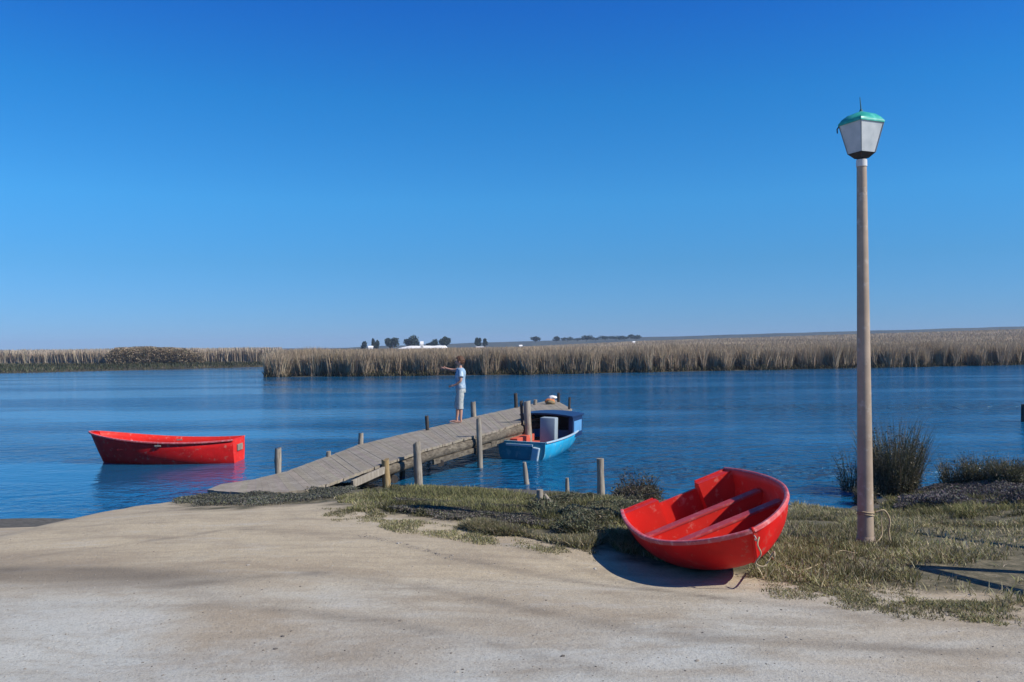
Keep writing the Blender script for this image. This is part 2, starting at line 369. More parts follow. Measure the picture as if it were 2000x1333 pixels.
# ------------------------------------------------------------------ reed beds
STRAW = [(.38, .295, .20), (.35, .275, .185), (.41, .325, .225), (.32, .27, .17), (.34, .245, .175), (.28, .22, .15)]
def build_reeds():
    parts = []
    # front face of the near reed bed
    def face(n, x0, x1, depth, hm, wm, dens_noise=True):
        x = rng.uniform(x0, x1, n); d = depth * rng.uniform(0, 1, n) ** 1.3
        yb = np.interp(x, BANK_X, BANK_Y)
        wob = 1.6 * (vnoise(x, 0 * x, .55, 11) - .5) + 1.2 * (vnoise(x, 0 * x, 1.9, 12) - .5)
        y = yb + .3 + d + wob
        if dens_noise:
            k = vnoise(x, y * .6, 1.1, 13) * .6 + vnoise(x, y, 3.1, 14) * .4
            keep = (k > .42 + .12 * (rng.uniform(0, 1, n) - .5)) | (d > depth * .4); x, y, d = x[keep], y[keep], d[keep]
        z = np.maximum(ground_z(x, y), -.1)
        hh = hm * (.82 + .3 * vnoise(x, y, .3, 15) + .16 * vnoise(x, y, 1.7, 25)) * rng.uniform(.80, 1.02, len(x))
        P = np.stack([x, y, z], 1)
        hue = vnoise(x, y, .22, 16)[:, None]
        c = mixcol(len(x), STRAW, [5, 4, 3, 2, 2, 1.5], .10) * (.85 + .3 * hue)
        return blades(P, hh, rng.uniform(.6, 1.3, len(x)) * wm, c, .13, .22, seg=2, tip=.25)
    parts.append(face(120000, -21.6, 75, 5.5, 2.03, .036))
    # dark low growth and fallen stems along the foot
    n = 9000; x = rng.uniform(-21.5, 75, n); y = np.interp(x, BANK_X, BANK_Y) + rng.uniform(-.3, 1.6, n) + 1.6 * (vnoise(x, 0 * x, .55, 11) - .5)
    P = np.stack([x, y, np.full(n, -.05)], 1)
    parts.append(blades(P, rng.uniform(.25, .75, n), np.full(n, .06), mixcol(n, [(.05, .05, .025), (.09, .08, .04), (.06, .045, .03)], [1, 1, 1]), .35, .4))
    # canopy behind, thinning with distance
    def canopy(n, y0, y1, xl, xr, hm, wm):
        y = y0 * (y1 / y0) ** rng.uniform(0, 1, n); x = rng.uniform(0, 1, n) * (xr(y) - xl(y)) + xl(y)
        ok = y > np.interp(x, BANK_X, BANK_Y) + 3.5; x, y = x[ok], y[ok]
        z = ground_z(x, y); f = y / 80
        c = mixcol(len(x), STRAW, [6, 4, 4, 2, 2, 1], .10) * (.8 + .4 * vnoise(x, y * .4, .09, 18)[:, None])
        hm = hm * np.clip(1.02 - .5 * np.clip((y - 100) / 150, 0, 1) * np.clip((60 - x) / 60, 0, 1), .4, 1)
        b = z + hm * .42
        return blades(np.stack([x, y, b], 1), hm * .66 * rng.uniform(.86, 1.05, len(x)) * (.92 + .16 * vnoise(x, y * .5, .2, 19)), wm * f * rng.uniform(.6, 1.3, len(x)), c, .12, .2, seg=2, tip=.3)
    parts.append(canopy(120000, 78, 420, lambda y: -.283 * y, lambda y: .66 * y, 1.95, .036))
    V, Q, C = join(parts)
    o = link('reed_bed', np_mesh('reed_bed', V, Q, C), M_REED)
    tag(o, 'dry straw coloured reeds standing along the far river bank on the right', 'reeds', kind='stuff')
    # thick mass of stems under the canopy
    xs = np.linspace(-120, 330, 260); ys = np.concatenate([np.linspace(77, 130, 60), np.linspace(134, 430, 50)])
    X, Y = np.meshgrid(xs, ys); ins = Y - (np.interp(X, BANK_X, BANK_Y) + 3.2)
    Z = ground_z(X, Y) + np.clip(ins, -1, 1) * 1.25 * np.clip(1 - .55 * np.clip((Y - 100) / 150, 0, 1) * np.clip((60 - X) / 60, 0, 1), .4, 1) + .35 * (vnoise(X, Y, .5, 20) - .5) * (ins > .5) * 2
    keepv = (ins > -1.5)
    V = np.stack([X, Y, Z], -1).reshape(-1, 3); nx = len(xs)
    i = np.arange(nx - 1)[None, :] + np.arange(len(ys) - 1)[:, None] * nx
    Q = np.stack([i, i + 1, i + 1 + nx, i + nx], -1).reshape(-1, 4)
    kv = keepv.reshape(-1); cx = (V[Q[:, 0], 0]); cy = V[Q[:, 0], 1]
    Q = Q[kv[Q].all(1) & (cx > -.275 * cy)]
    C = np.array([(.34, .28, .20)]) * (.7 + .6 * vnoise(V[:, 0], V[:, 1], .4, 21))[:, None]
    o2 = link('reed_thatch', np_mesh('reed_thatch', V, Q, C), M_REED)
    tag(o2, 'dense tangle of stems below the tops of the right hand reeds', 'reeds', kind='stuff')
    # left bank: low marsh in front, reeds behind
    parts = []
    n = 38000; y = rng.uniform(80, 150, n); x = rng.uniform(-.95, -.275, n) * y
    ok = y > np.interp(x, BANK_X, BANK_Y) + .3; x, y = x[ok], y[ok]; n = len(x)
    c = mixcol(n, [(.055, .065, .03), (.10, .09, .05), (.04, .05, .03), (.15, .13, .08)], [3, 2, 3, 1]) * (.6 + .8 * vnoise(x, y, .12, 22)[:, None])
    parts.append(blades(np.stack([x, y, ground_z(x, y) - .03], 1), rng.uniform(.15, .45, n), np.full(n, .16), c, .3, .4, seg=1))
    tag(link('marsh_grass', np_mesh('marsh_grass', *join(parts)), M_FOL), 'low dark green marsh growth on the far left bank', 'marsh grass', kind='stuff')
    parts = []
    n = 62000; y = 132 + 100 * rng.uniform(0, 1, n) ** 2; x = rng.uniform(-.95, -.265, n) * y
    ok = (y > np.interp(x, BANK_X, BANK_Y) + 14); x, y = x[ok], y[ok]; n = len(x)
    u = x / y; fr = y - 132 + 0 * u
    hh = 2.25 * (.9 + .2 * vnoise(x, y, .15, 23)) * rng.uniform(.7, 1.05, n)
    P = np.stack([x, y, ground_z(x, y)], 1)
    c = mixcol(n, [(.44, .36, .27), (.40, .33, .24), (.48, .40, .31), (.36, .29, .22)], [5, 4, 3, 2], .15)
    parts.append(blades(P, hh, rng.uniform(.10, .2, n), c, .08, .15, seg=1, tip=.3))
    tag(link('left_reed_bed', np_mesh('left_reed_bed', *join(parts)), M_REED), 'pale flat reed bed far off behind the left marsh', 'reeds', kind='stuff')
    # brown thicket rising out of the left reeds
    parts = []
    n = 52000; y = rng.uniform(127, 138, n); pxs = rng.uniform(205, 400, n); x = (pxs - 1000) / FPX * y
    top = np.interp(pxs, [205, 225, 290, 360, 400], [1.2, 2.3, 2.5, 2.1, 1.2])
    z = rng.uniform(0, 1, n) ** .7 * top * (.94 + .12 * vnoise(x, y, .5, 24))
    c = mixcol(n, [(.32, .25, .17), (.38, .29, .20), (.26, .21, .14), (.20, .19, .12)], [3, 3, 2, 1], .1)
    V, Q, C = leaves(np.stack([x, y, z + .3], 1), rng.uniform(.07, .16, n), c, 2.5)
    tag(link('thicket', np_mesh('thicket', V, Q, C), M_FOL), 'brown rounded thicket rising above the pale reeds on the far left', 'thicket', kind='stuff')
build_reeds()

# ------------------------------------------------------------------ distant trees
def far_tree(px, ytop, ybase, wpx, Y, label, group='trees along the far horizon', dense=1.0, shape='round'):
    b = at_d(px, ybase, Y); top = at_d(px, ytop, Y).z; wd = wpx / FPX * Y; h = top - b.z
    g = thing('far_tree', label, 'tree', (b.x, Y, b.z), 0, group)
    mb = MB(); mb.tube([(0, 0, -.6), (.02 * wd, 0, h * .35), (0, 0, h * .7)], [.05 * h, .035 * h, .015 * h], 6)
    for k in range(4):
        a = k * 1.7 + px; mb.tube([(0, 0, h * (.25 + .1 * k)), (math.cos(a) * wd * .3, math.sin(a) * wd * .3, h * (.5 + .1 * k))], [.02 * h, .008 * h], 5)
    mb.build('trunk', M_PILE_DARK, g)
    n = int(900 * dense); P = []
    lobes = [(rng.uniform(-.36, .36) * wd, rng.uniform(-.3, .3) * wd, h * rng.uniform(.28, .78), rng.uniform(.20, .31)) for _ in range(9)]
    for lx, ly, lz, lr in lobes:
        q = rng.normal(size=(n // 9 + 1, 3)); q /= np.linalg.norm(q, axis=1)[:, None]; q *= rng.uniform(.5, 1, (len(q), 1))
        P.append(np.stack([lx + q[:, 0] * lr * wd, ly + q[:, 1] * lr * wd, lz + q[:, 2] * lr * h * .95], 1))
    P = np.concatenate(P); P[:, 2] = np.where(P[:, 2] < .05 * h, rng.uniform(.05, .5, len(P)) * h, P[:, 2])
    c = mixcol(len(P), [(.035, .055, .035), (.05, .07, .04), (.025, .04, .03)], [1, 1, 1])
    V, Q, C = leaves(P, rng.uniform(.09, .16, len(P)) * h, c, 1.4)
    link('crown', np_mesh('crown', V, Q, C), M_FOL, g)
    return g
TREES = [(710, 666, 684, 11, 'small upright dark tree, leftmost on the far horizon'),
 (733, 661, 683, 12, 'narrow dark tree standing alone just right of the leftmost horizon tree'),
 (766, 659, 680, 24, 'broad flat topped dark tree left of the long white mound'),
 (807, 655, 678, 32, 'largest bushy dark tree behind the long white mound'),
 (843, 662, 678, 24, 'low spreading dark tree just right of the small white hut'),
 (869, 657, 679, 21, 'round topped dark tree at the right end of the white mound'),
 (934, 660, 676, 12, 'left one of two small dark trees close together mid horizon'),
 (948, 661, 676, 8, 'right and thinner one of two small dark trees mid horizon')]
for px, yt, yb_, wp, lab in TREES: far_tree(px, yt, yb_ + 2, wp, 410, lab)
ROW = [(1045, 657, 11, 'lone dark tree on the ridge left of the long tree row'), (1086, 658, 8, 'tiny dark tree second from left on the ridge'),
 (1108, 659, 14, 'low wide dark tree third from left on the ridge'), (1128, 661, 11, 'smallest bushy tree before the tall left end of the tree row'),
 (1145, 656, 13, 'pointed dark tree at the left end of the ridge tree row'), (1163, 659, 18, 'low dark tree right of the pointed one in the ridge row'),
 (1182, 657, 16, 'rounded dark tree near the middle of the ridge row'), (1203, 657, 20, 'wide dark tree right of the middle of the ridge row'),
 (1220, 657, 16, 'flat topped dark tree second from right in the ridge row'), (1242, 654, 15, 'tallest dark tree at the right end of the ridge row')]
for px, yt, wp, lab in ROW: far_tree(px, yt - 1, np.interp(px, [1040, 1250], [668, 664]), wp * 1.7, 640, lab, 'trees in a row on the far ridge', 1.0)
for px, yt, wp, lab in [(130 * .28 + 370, 683, 5, 'tiny dark tree on the far left skyline right of the brown thicket'), (483, 683, 9, 'low dark bush on the skyline left of the river bend'), (502, 681, 6, 'small dark tree on the skyline above the river bend')]:
    far_tree(px, yt - 1, 688, wp, 300, lab, 'small trees on the left skyline', .5)

# white mound, small white buildings
M_WHITE = paint('white_plaster', (.80, .78, .75), (.6, .57, .52), 1.5, .55, .75, .8, .1, .08)
M_GREYROOF = paint('grey_roof', (.62, .60, .58), None, 2, rough=.7)
def mound():
    Y = 400; a = at_d(772, 685, Y); b = at_d(877, 685, Y); n = 60; V = []; F = []
    for i in range(n + 1):
        t = i / n; x = a.x + (b.x - a.x) * t; h = 1.75 * min(1, (t / .25) ** .7 if t < .25 else 1, ((1 - t) / .07) ** .8 if t > .93 else 1) * (.93 + .1 * float(vnoise(t * 20, 0, 1, 31)))
        for k, (dy, s) in enumerate([(-3.2, 0), (-1.8, .62), (-.6, .95), (.6, 1), (2, .6), (3.2, 0)]): V.append((x - a.x, dy, s * h))
    for i in range(n):
        for k in range(5): F.append((i * 6 + k, i * 6 + k + 1, (i + 1) * 6 + k + 1, (i + 1) * 6 + k))
    o = link('white_mound', pymesh('white_mound', V, F, True), M_WHITE); o.location = (a.x, Y, a.z + .35)
    tag(o, 'long low white mound below the distant trees across the river', 'mound')
mound()
def hut(px, ytop, ybase, wpx, Y, label, name='white_hut'):
    b = at_d(px, ybase, Y); h = at_d(px, ytop, Y).z - b.z; wd = wpx / FPX * Y
    g = thing(name, label, 'building', (b.x, Y, b.z), .2, 'small white buildings far across the river')
    m = MB(); m.box((0, 0, h * .3 - .5), (wd, wd * .8, h * .6 + 1)); m.build('wall', M_WHITE, g)
    e = wd * .56; f = wd * .46; z0, z1 = h * .6, h
    link('roof', pymesh('roof', [(-e, -f, z0), (e, -f, z0), (e, f, z0), (-e, f, z0), (-e, 0, z1), (e, 0, z1)], [(0, 1, 5, 4), (2, 3, 4, 5), (0, 4, 3), (1, 2, 5), (3, 2, 1, 0)]), M_GREYROOF if name != 'white_hut' else M_WHITE, g)
    d = MB(); d.box((0, -wd * .4 - .03, h * .2), (wd * .2, .06, h * .4)); d.build('door', M_PILE_DARK, g)
hut(824, 667, 680, 6, 396, 'tiny white hut sticking up between the two bushy tree clumps')
hut(724, 676, 684, 9, 405, 'low white hut between the two leftmost horizon trees')
hut(1017, 674, 680, 6, 380, 'small white hut on the fields right of the two small trees')
hut(1238, 667, 673, 5, 330, 'small white hut in the reeds below the right end of the tree row')
hut(937, 677, 682, 14, 395, 'low wide pale shed below the two small mid horizon trees', 'pale_shed')

# ------------------------------------------------------------------ jetty
def build_jetty():
    PR = [((432, 946, .33), (405, 957, .32)), ((500, 936, .33), (500, 965, .32)), ((560, 921, .36), (600, 957, .34)), ((600, 906, .38), (650, 942, .37)),
          ((650, 888, .42), (700, 924, .40)), ((700, 869, .47), (760, 902, .47)), ((780, 850, .55), (830, 878, .57)), ((870, 829, .62), (905, 857, .63)),
          ((930, 813, .67), (965, 842, .68)), ((1010, 796, .70), (1035, 820, .70)), ((1055, 786, .70), (1085, 811, .70)), ((1083, 780, .70), (1118, 799, .70))]
    Lp = [at_z(*a) for a, b in PR]; Rp = [at_z(*b) for a, b in PR]
    g = thing('wooden_jetty', 'long weathered plank jetty curving out into the river', 'jetty', (0, 0, 0))
    acc = [0]
    for i in range(1, len(Lp)): acc.append(acc[-1] + ((Lp[i] + Rp[i]) / 2 - (Lp[i - 1] + Rp[i - 1]) / 2).length)
    def samp(P, s):
        s = min(max(s, 0), acc[-1]); return Vector([float(np.interp(s, acc, [p[k] for p in P])) for k in range(3)])
    mb = MB(); s = 0.0; cols = []
    while s < acc[-1] - .1:
        wd = random.uniform(.09, .13); g_ = .0015
        a0, b0 = samp(Lp, s), samp(Rp, s); a1, b1 = samp(Lp, s + wd - g_), samp(Rp, s + wd - g_)
        ex = (a0 - b0).normalized(); ja, jb = random.uniform(-.015, .03), random.uniform(-.015, .03); dz = Vector((0, 0, random.uniform(-.003, .003)))
        a0 = a0 + ex * ja + dz; a1 = a1 + ex * ja + dz; b0 = b0 - ex * jb + dz; b1 = b1 - ex * jb + dz
        dn = Vector((0, 0, -.045)); k0 = len(mb.v)
        mb.add([a0, a1, b1, b0, a0 + dn, a1 + dn, b1 + dn, b0 + dn], [(0, 3, 2, 1), (4, 5, 6, 7), (0, 1, 5, 4), (1, 2, 6, 5), (2, 3, 7, 6), (3, 0, 4, 7)])
        cc = random.uniform(.93, 1.05); cols += [(cc, cc * random.uniform(.96, 1.02), cc * random.uniform(.92, 1.02))] * 8; s += wd
    me = pymesh('deck', mb.v, mb.f); at = me.color_attributes.new('Col', 'FLOAT_COLOR', 'POINT')
    at.data.foreach_set('color', np.array([(*c, 1) for c in cols], np.float32).ravel())
    m, t, bs = newmat('grey_planks'); v = coords(t, (3, 9, 9)); n1 = tnoise(t, v, 3, 6, .7); n2 = tnoise(t, coords(t, (1.1, 1, 1)), 2.6, 7, .7)
    c = ramp(t, n1, [(.3, (.15, .122, .088)), (.5, (.275, .235, .18)), (.7, (.37, .325, .26))])
    c = mixn(t, ramp(t, n2, [(.42, gray(0)), (.62, gray(.75))]), c, (.20, .17, .125))
    a = N(t, 'ShaderNodeAttribute', attribute_name='Col'); c = mixn(t, 1.0, c, a.outputs['Color'], 'MULTIPLY')
    t.links.new(c, bs.inputs['Base Color']); bs.inputs['Roughness'].default_value = .9; bump(t, bs, n1, .5, .01)
    link('deck', me, m, g)
    # stringer beams under both edges
    for P, sgn, s0 in ((Rp, -1, 3.2), (Lp, 1, 3.0)):
        pts = []; s = s0
        while s <= acc[-1]:
            p = samp(P, s); q = samp(Lp if P is Rp else Rp, s); inn = (q - p).normalized() * .10
            pts.append(p + inn + Vector((0, 0, -.155 + random.uniform(-.012, .012)))); s += .5
        b = MB()
        for k in range(0, len(pts) - 1, 4):
            seg = pts[k:k + 5]
            if len(seg) > 1: b.tube([x + Vector((0, 0, .01 * (k % 3))) for x in seg], [.105 + .012 * random.random() for _ in seg], 10, jit=.12)
        b.build('stringer_beam', M_BEAM, g, auto=R(50))
    # lower rail plank on the near side, and pale plank at the shore end
    b = MB()
    for s0, s1, dz0, dz1 in ((5.6, 8.6, -.30, -.27), (8.3, 10.6, -.29, -.22)):
        a_, c_ = samp(Rp, s0), samp(Rp, s1); d = (c_ - a_); L = d.length; rot = d.to_track_quat('X', 'Z').to_matrix()
        b.box((a_ + c_) / 2 + Vector((0, -.02, (dz0 + dz1) / 2)), (L, .05, .10), rot, .006)
    b.build('side_plank', M_BEAM, g)
    b = MB(); a_, c_ = at_z(688, 940, .30), at_z(752, 912, .42); d = c_ - a_; b.box((a_ + c_) / 2 + Vector((0, 0, -.05)), (d.length, .05, .12), d.to_track_quat('X', 'Z').to_matrix(), .006)
    b.build('side_plank', M_PILE_PALE, g)
    # cross bearers and a wooden support block at the shore
    b = MB()
    for s in (4.2, 5.9, 7.6, 9.3, 11.0):
        if s < acc[-1]:
            p, q = samp(Rp, s), samp(Lp, s); d = q - p
            b.tube([p - d * .02 + Vector((0, 0, -.34)), q + d * .02 + Vector((0, 0, -.34))], .07, 8, jit=.1)
    b.build('cross_bearer', M_PILE_DARK, g, auto=R(50))
    # piles: (px, level z at which the px is measured, py there, top py, radius m, material)
    piles = [(756, 959, 0, 897, .068, M_PILE_OCHRE), (818, 950, 0, 863, .07, M_PILE_PALE), (938, 914, 0, 815, .058, M_PILE_PALE), (1033, 883, 0, 784, .085, M_PILE_PALE),
             (541, 925, .34, 877, .055, M_PILE), (640, 893, .41, 883, .045, M_PILE_PALE), (703, 869, .47, 847, .06, M_PILE), (834, 841, .59, 812, .04, M_PILE_DARK),
             (925, 815, .66, 785, .075, M_PILE), (1008, 797, .7, 768, .055, M_PILE_DARK), (786, 932, 0, 905, .055, M_PILE_DARK), (1045, 792, .7, 781, .06, M_PILE),
             (1091, 786, .7, 768, .045, M_PILE_DARK), (1112, 800, .7, 777, .04, M_PILE_DARK), (1022, 883, 0, 783, .035, M_PILE_DARK)]
    for px, py, z, yt, r, mt in piles:
        b0 = at_z(px, py, z); top = at_d(px, yt, b0.y).z
        if z > 0.2: b0 = b0 + Vector((0, .07, 0))
        lx, ly = random.uniform(-.05, .05), random.uniform(-.03, .03); m_ = MB()
        zs = np.linspace(-1.0, top, 9); m_.tube([(b0.x + lx * (z_ - z), b0.y + ly * (z_ - z), z_) for z_ in zs], [r * (1.06 - .012 * k + random.uniform(-.07, .07)) for k in range(9)], 11, jit=.24)
        for q_ in range(11): v_ = m_.v[-11 + q_]; m_.v[-11 + q_] = (v_[0], v_[1], v_[2] + random.uniform(-.03, .015) + .25 * (v_[0] - b0.x) * (1 if q_ % 2 else .6))
        m_.build('pile', mt, g, auto=R(55))
build_jetty()

# orange and white bundle at the jetty end
def bundle():
    p = at_z(1074, 789, .71); g = thing('orange_bundle', 'orange and white bundle of bags at the far end of the jetty', 'bundle', p)
    def lump(name, c, s, mat, seed):
        bm = bmesh.new(); bmesh.ops.create_icosphere(bm, subdivisions=3, radius=1)
        for v in bm.verts:
            n = mnoise.noise(v.co * 2.1 + Vector((seed, 0, 0))) * .35 + mnoise.noise(v.co * 5 + Vector((seed, 3, 0))) * .12
            v.co *= 1 + n; v.co = Vector((v.co.x * s[0] + c[0], v.co.y * s[1] + c[1], max(-.0, v.co.z * s[2] + c[2])))
            
        me = bpy.data.meshes.new(name); bm.to_mesh(me); bm.free(); me.polygons.foreach_set('use_smooth', [True] * len(me.polygons)); link(name, me, mat, g)
    lump('orange_bag', (0, 0, .07), (.15, .12, .10), paint('orange_cloth', (.62, .20, .06), None, rough=.8), 1)
    lump('white_bag', (.08, .02, .19), (.13, .09, .06), paint('white_cloth', (.8, .78, .75), None, rough=.8), 4)
    lump('brown_sack', (.02, -.12, .04), (.13, .09, .07), paint('brown_cloth', (.26, .19, .10), None, rough=.9), 9)
bundle()

# ------------------------------------------------------------------ dinghies
def dinghy(g, L, B, D, q, matout, matin, matrim, kt=.86, mpos=.42, sheer=.0, sheer_s=0.0, rock=.12, rake=.06, nexp=2.7, notch=None, lip=.022, vee=.0):
    nt_, ns = 44, 28; th = .022
    def prof(t):
        return B * max(0, 1 - (max(0, (t - mpos) / (1 - mpos))) ** 2.4) ** q if t > mpos else B * (1 - (1 - kt) * ((mpos - t) / mpos) ** 2)
    def sec(t, inset=0.0):
        b = max(prof(t) - inset, .0); zr = sheer * t ** 2 + sheer_s * (1 - t) ** 2
        zk = -D + rock * t ** 3 + inset; out = []
        n = nexp + (1.9 - nexp) * t ** 1.5
        for j in range(ns + 1):
            a = math.pi * j / ns; c, s_ = math.cos(a), math.sin(a)
            x = -b * math.copysign(abs(c) ** (2 / n), c); f = abs(s_) ** (2 / n)
            x *= 1 - .12 * f * t
            z = zr + (zk - zr) * f + vee * abs(x) / B * f
            y = t * L - rake * t ** 6 * f * 3
            out.append(Vector((x, y, z)))
        return out
    ts = [1 - (1 - i / nt_) ** 1.6 for i in range(nt_ + 1)]
    V = []; F = []
    for t in ts: V += sec(t * .9995)
    w_ = ns + 1
    for i in range(nt_):
        for j in range(ns): F.append((i * w_ + j, i * w_ + j + 1, (i + 1) * w_ + j + 1, (i + 1) * w_ + j))
    k0 = len(V)
    tin = [min(t, 1 - .03) if i else 0 for i, t in enumerate(ts)]
    for i, t in enumerate(ts): V += sec(t * (1 - .035), th)
    for i in range(nt_):
        for j in range(ns): F.append((k0 + i * w_ + j, k0 + (i + 1) * w_ + j, k0 + (i + 1) * w_ + j + 1, k0 + i * w_ + j + 1))
    for i in range(nt_):   # close the rim
        for j in (0, ns):
            f = (i * w_ + j, (i + 1) * w_ + j, k0 + (i + 1) * w_ + j, k0 + i * w_ + j); F.append(f if j == 0 else f[::-1])
    me = pymesh('hull', V, F, True)
    bm = bmesh.new(); bm.from_mesh(me)
    for f in bm.faces:
        if min(v.index for v in f.verts) >= k0: f.material_index = 1
    bm.to_mesh(me); bm.free()
    hull = link('hull', me, [matout, matin], g)
    # transom with an optional central notch
    o = sec(0); nw, nd = notch if notch else (0, 0)
    rimz = o[0].z; outl = [(v.x, v.z) for v in o]
    if notch: outl = outl + [(nw + .02, rimz), (nw, rimz - nd), (-nw, rimz - nd), (-nw - .02, rimz)]
    n = len(outl); TV = [(x, -.004, z) for x, z in outl] + [(x, .030, z) for x, z in outl]
    TF = [tuple(range(n)), tuple(range(2 * n - 1, n - 1, -1))] + [(k, (k + 1) % n + 0, (k + 1) % n + n, k + n)[::-1] for k in range(n)]
    link('transom', pymesh('transom', TV, TF), matin, g)
    # gunwale moulding
    for side in (-1, 1):
        mb = MB(); pts = []
        for t in ts:
            s_ = sec(t * .9995); p = s_[0] if side < 0 else s_[-1]; pts.append(Vector((p.x, p.y, p.z)))
        vs = []; fs = []
        for i, p in enumerate(pts):
            tg = (pts[min(i + 1, len(pts) - 1)] - pts[max(i - 1, 0)]); tg.z = 0; tg.normalize(); nr = Vector((tg.y, -tg.x, 0)) * side
            if nr.x * side < 0: nr = -nr
            if i == len(pts) - 1: nr = Vector((.0001 * side, 1, 0))
            for a_, z_ in ((-.020, .003), (-.010, .010), (lip - .006, .009), (lip, .002), (lip, -.022), (.001, -.026)): vs.append(p + nr * a_ + Vector((0, 0, z_)))
        for i in range(len(pts) - 1):
            for k in range(6): fs.append((i * 6 + k, i * 6 + (k + 1) % 6, (i + 1) * 6 + (k + 1) % 6, (i + 1) * 6 + k))
        fs += [tuple(range(6)), tuple(range((len(pts) - 1) * 6, len(pts) * 6))]
        mb.add(vs, fs); mb.build('gunwale', matrim, g, auto=R(40))
    def inner(t, z):   # inner half beam at station t and height z
        s_ = sec(t, th); r_ = [v for v in s_ if v.x >= -1e-6]; zz = [v.z for v in r_]; xx = [v.x for v in r_]
        return float(np.interp(z, zz, xx))
    def keel(t): return min(v.z for v in sec(t, th))
    return hull, sec, inner, keel
def bulkhead(name, inner, keel, L, t, z0, thick, mat, g, t2=None, x0=None, x1=None, capmat=None, grow=1.004):
    """solid athwart box from the floor to z0 following the hull section"""
    t2 = t + thick / L if t2 is None else t2; vs = []; fs = []; K = 9
    zs = lambda tt: np.linspace(z0, keel(tt) + .004, K)
    ring = []
    for tt in (t, t2):
        r = []
        if x0 is None:
            r = [(-inner(tt, z) * grow, z) for z in zs(tt)] + [(inner(tt, z) * grow, z) for z in zs(tt)[::-1]]
        else:
            s = 1 if x1 > 0 else -1
            zl = [z for z in zs(tt) if inner(tt, z) * grow > abs(x0)]
            zl = zl + [zl[-1] - .02]
            r = [(s * max(abs(x0), inner(tt, z) * grow), z) for z in zl] + [(x0, z) for z in zl[::-1]]
        ring.append(r)
    m = min(len(ring[0]), len(ring[1])); 
    if x0 is not None and len(ring[0]) != len(ring[1]): ring[1] = ring[0]
    n = len(ring[0]); vs = [(x, t * L, z) for x, z in ring[0]] + [(x, t2 * L, z) for x, z in ring[1]]
    fs = [tuple(range(n)), tuple(range(2 * n - 1, n - 1, -1))] + [(k, k + n, (k + 1) % n + n, (k + 1) % n) for k in range(n)]
    mb = MB(); mb.add(vs, fs); return mb.build(name, mat, g)
RED = (.68, .012, .010)
M_RED = paint('red_hull_paint', RED, (.48, .12, .09), 11, .57, .70, .55, .08, .28, spec=.2)
M_REDIN = paint('red_inner_paint', (.74, .024, .014), (.72, .20, .15), 13, .575, .72, .55, .10, .16, spec=.25)
M_RIM = paint('faded_rim', (.55, .08, .08), (.62, .26, .24), 20, .48, .70, .5, .1, .1)
M_SEAT = paint('worn_seat_top', (.50, .05, .05), (.55, .20, .18), 18, .52, .74, .55, .1, .15)
M_ROPE = paint('tan_rope', (.42, .33, .20), None, 60, rough=.9, bmp=.6)

def beached():
    g = thing('red_dinghy', 'small red dinghy hauled out on the sand, leaning on its side beside the grass', 'boat')
    L, B, D = 1.91, .625, .50
    g.rotation_mode = 'QUATERNION'
    Rz = Matrix.Rotation(3.2593, 3, 'Z'); Rx = Matrix.Rotation(.0082, 3, 'X'); Ry = Matrix.Rotation(.3493, 3, 'Y')
    g.rotation_quaternion = (Rz @ Rx @ Ry).to_quaternion(); g.location = (1.5176, 8.2569, 1.1271)
    hull, sec, inner, keel = dinghy(g, L, B, D, .66, M_RED, M_REDIN, M_RIM, notch=(.20, .07), lip=.014, rock=.24, rake=.05, nexp=2.5)
    bulkhead('stern_box', inner, keel, L, .018, -.008, .11, M_REDIN, g, x0=-.205, x1=-1)
    bulkhead('stern_box', inner, keel, L, .018, -.008, .11, M_REDIN, g, x0=.205, x1=1)
    for t, z in ((.31, -.14), (.57, -.14)):
        s = bulkhead('thwart', inner, keel, L, t, z, .10, M_REDIN, g)
        mb = MB(); w0 = inner(t, z) - .01
        mb.box((0, t * L + .05, z + .012), (2 * w0, .112, .022), None, .005); mb.build('seat_board', M_SEAT, s)
    st = [sec(tt_)[14] for tt_ in (.9, .93, .96, .98, .995)] + [sec(.9995)[j] for j in (11, 8, 5, 3, 1, 0)]
    mb = MB(); mb.tube([Vector((0, v.y + .002, v.z)) for v in st] + [Vector((0, L + .004, .012))], [.008, .010, .012, .013, .014, .014, .014, .014, .014, .016, .018, .016], 10); mb.build('stem', M_RED, g, smooth=True)
    mb = MB(); mb.box((0, .25 * L, -D + .035), (.10, .36, .02), None, .005); mb.build('floor_strip', M_SEAT, g)
    # bow eye
    mb = MB(); c = Vector((0, L - .035, -.07))
    mb.tube([c + Vector((0, .022 + .022 * math.sin(a), .022 * math.cos(a))) for a in np.linspace(0, 2 * math.pi, 13)], .005, 6, cap=False)
    mb.build('bow_ring', paint('ring_steel', (.4, .38, .35), (.3, .15, .07), 30, .5, .6, .4), g, smooth=True)
    bpy.context.view_layer.update()
    return g, (g.matrix_world @ (c + Vector((0, .04, -.01))))
DING, BOWEYE = beached()

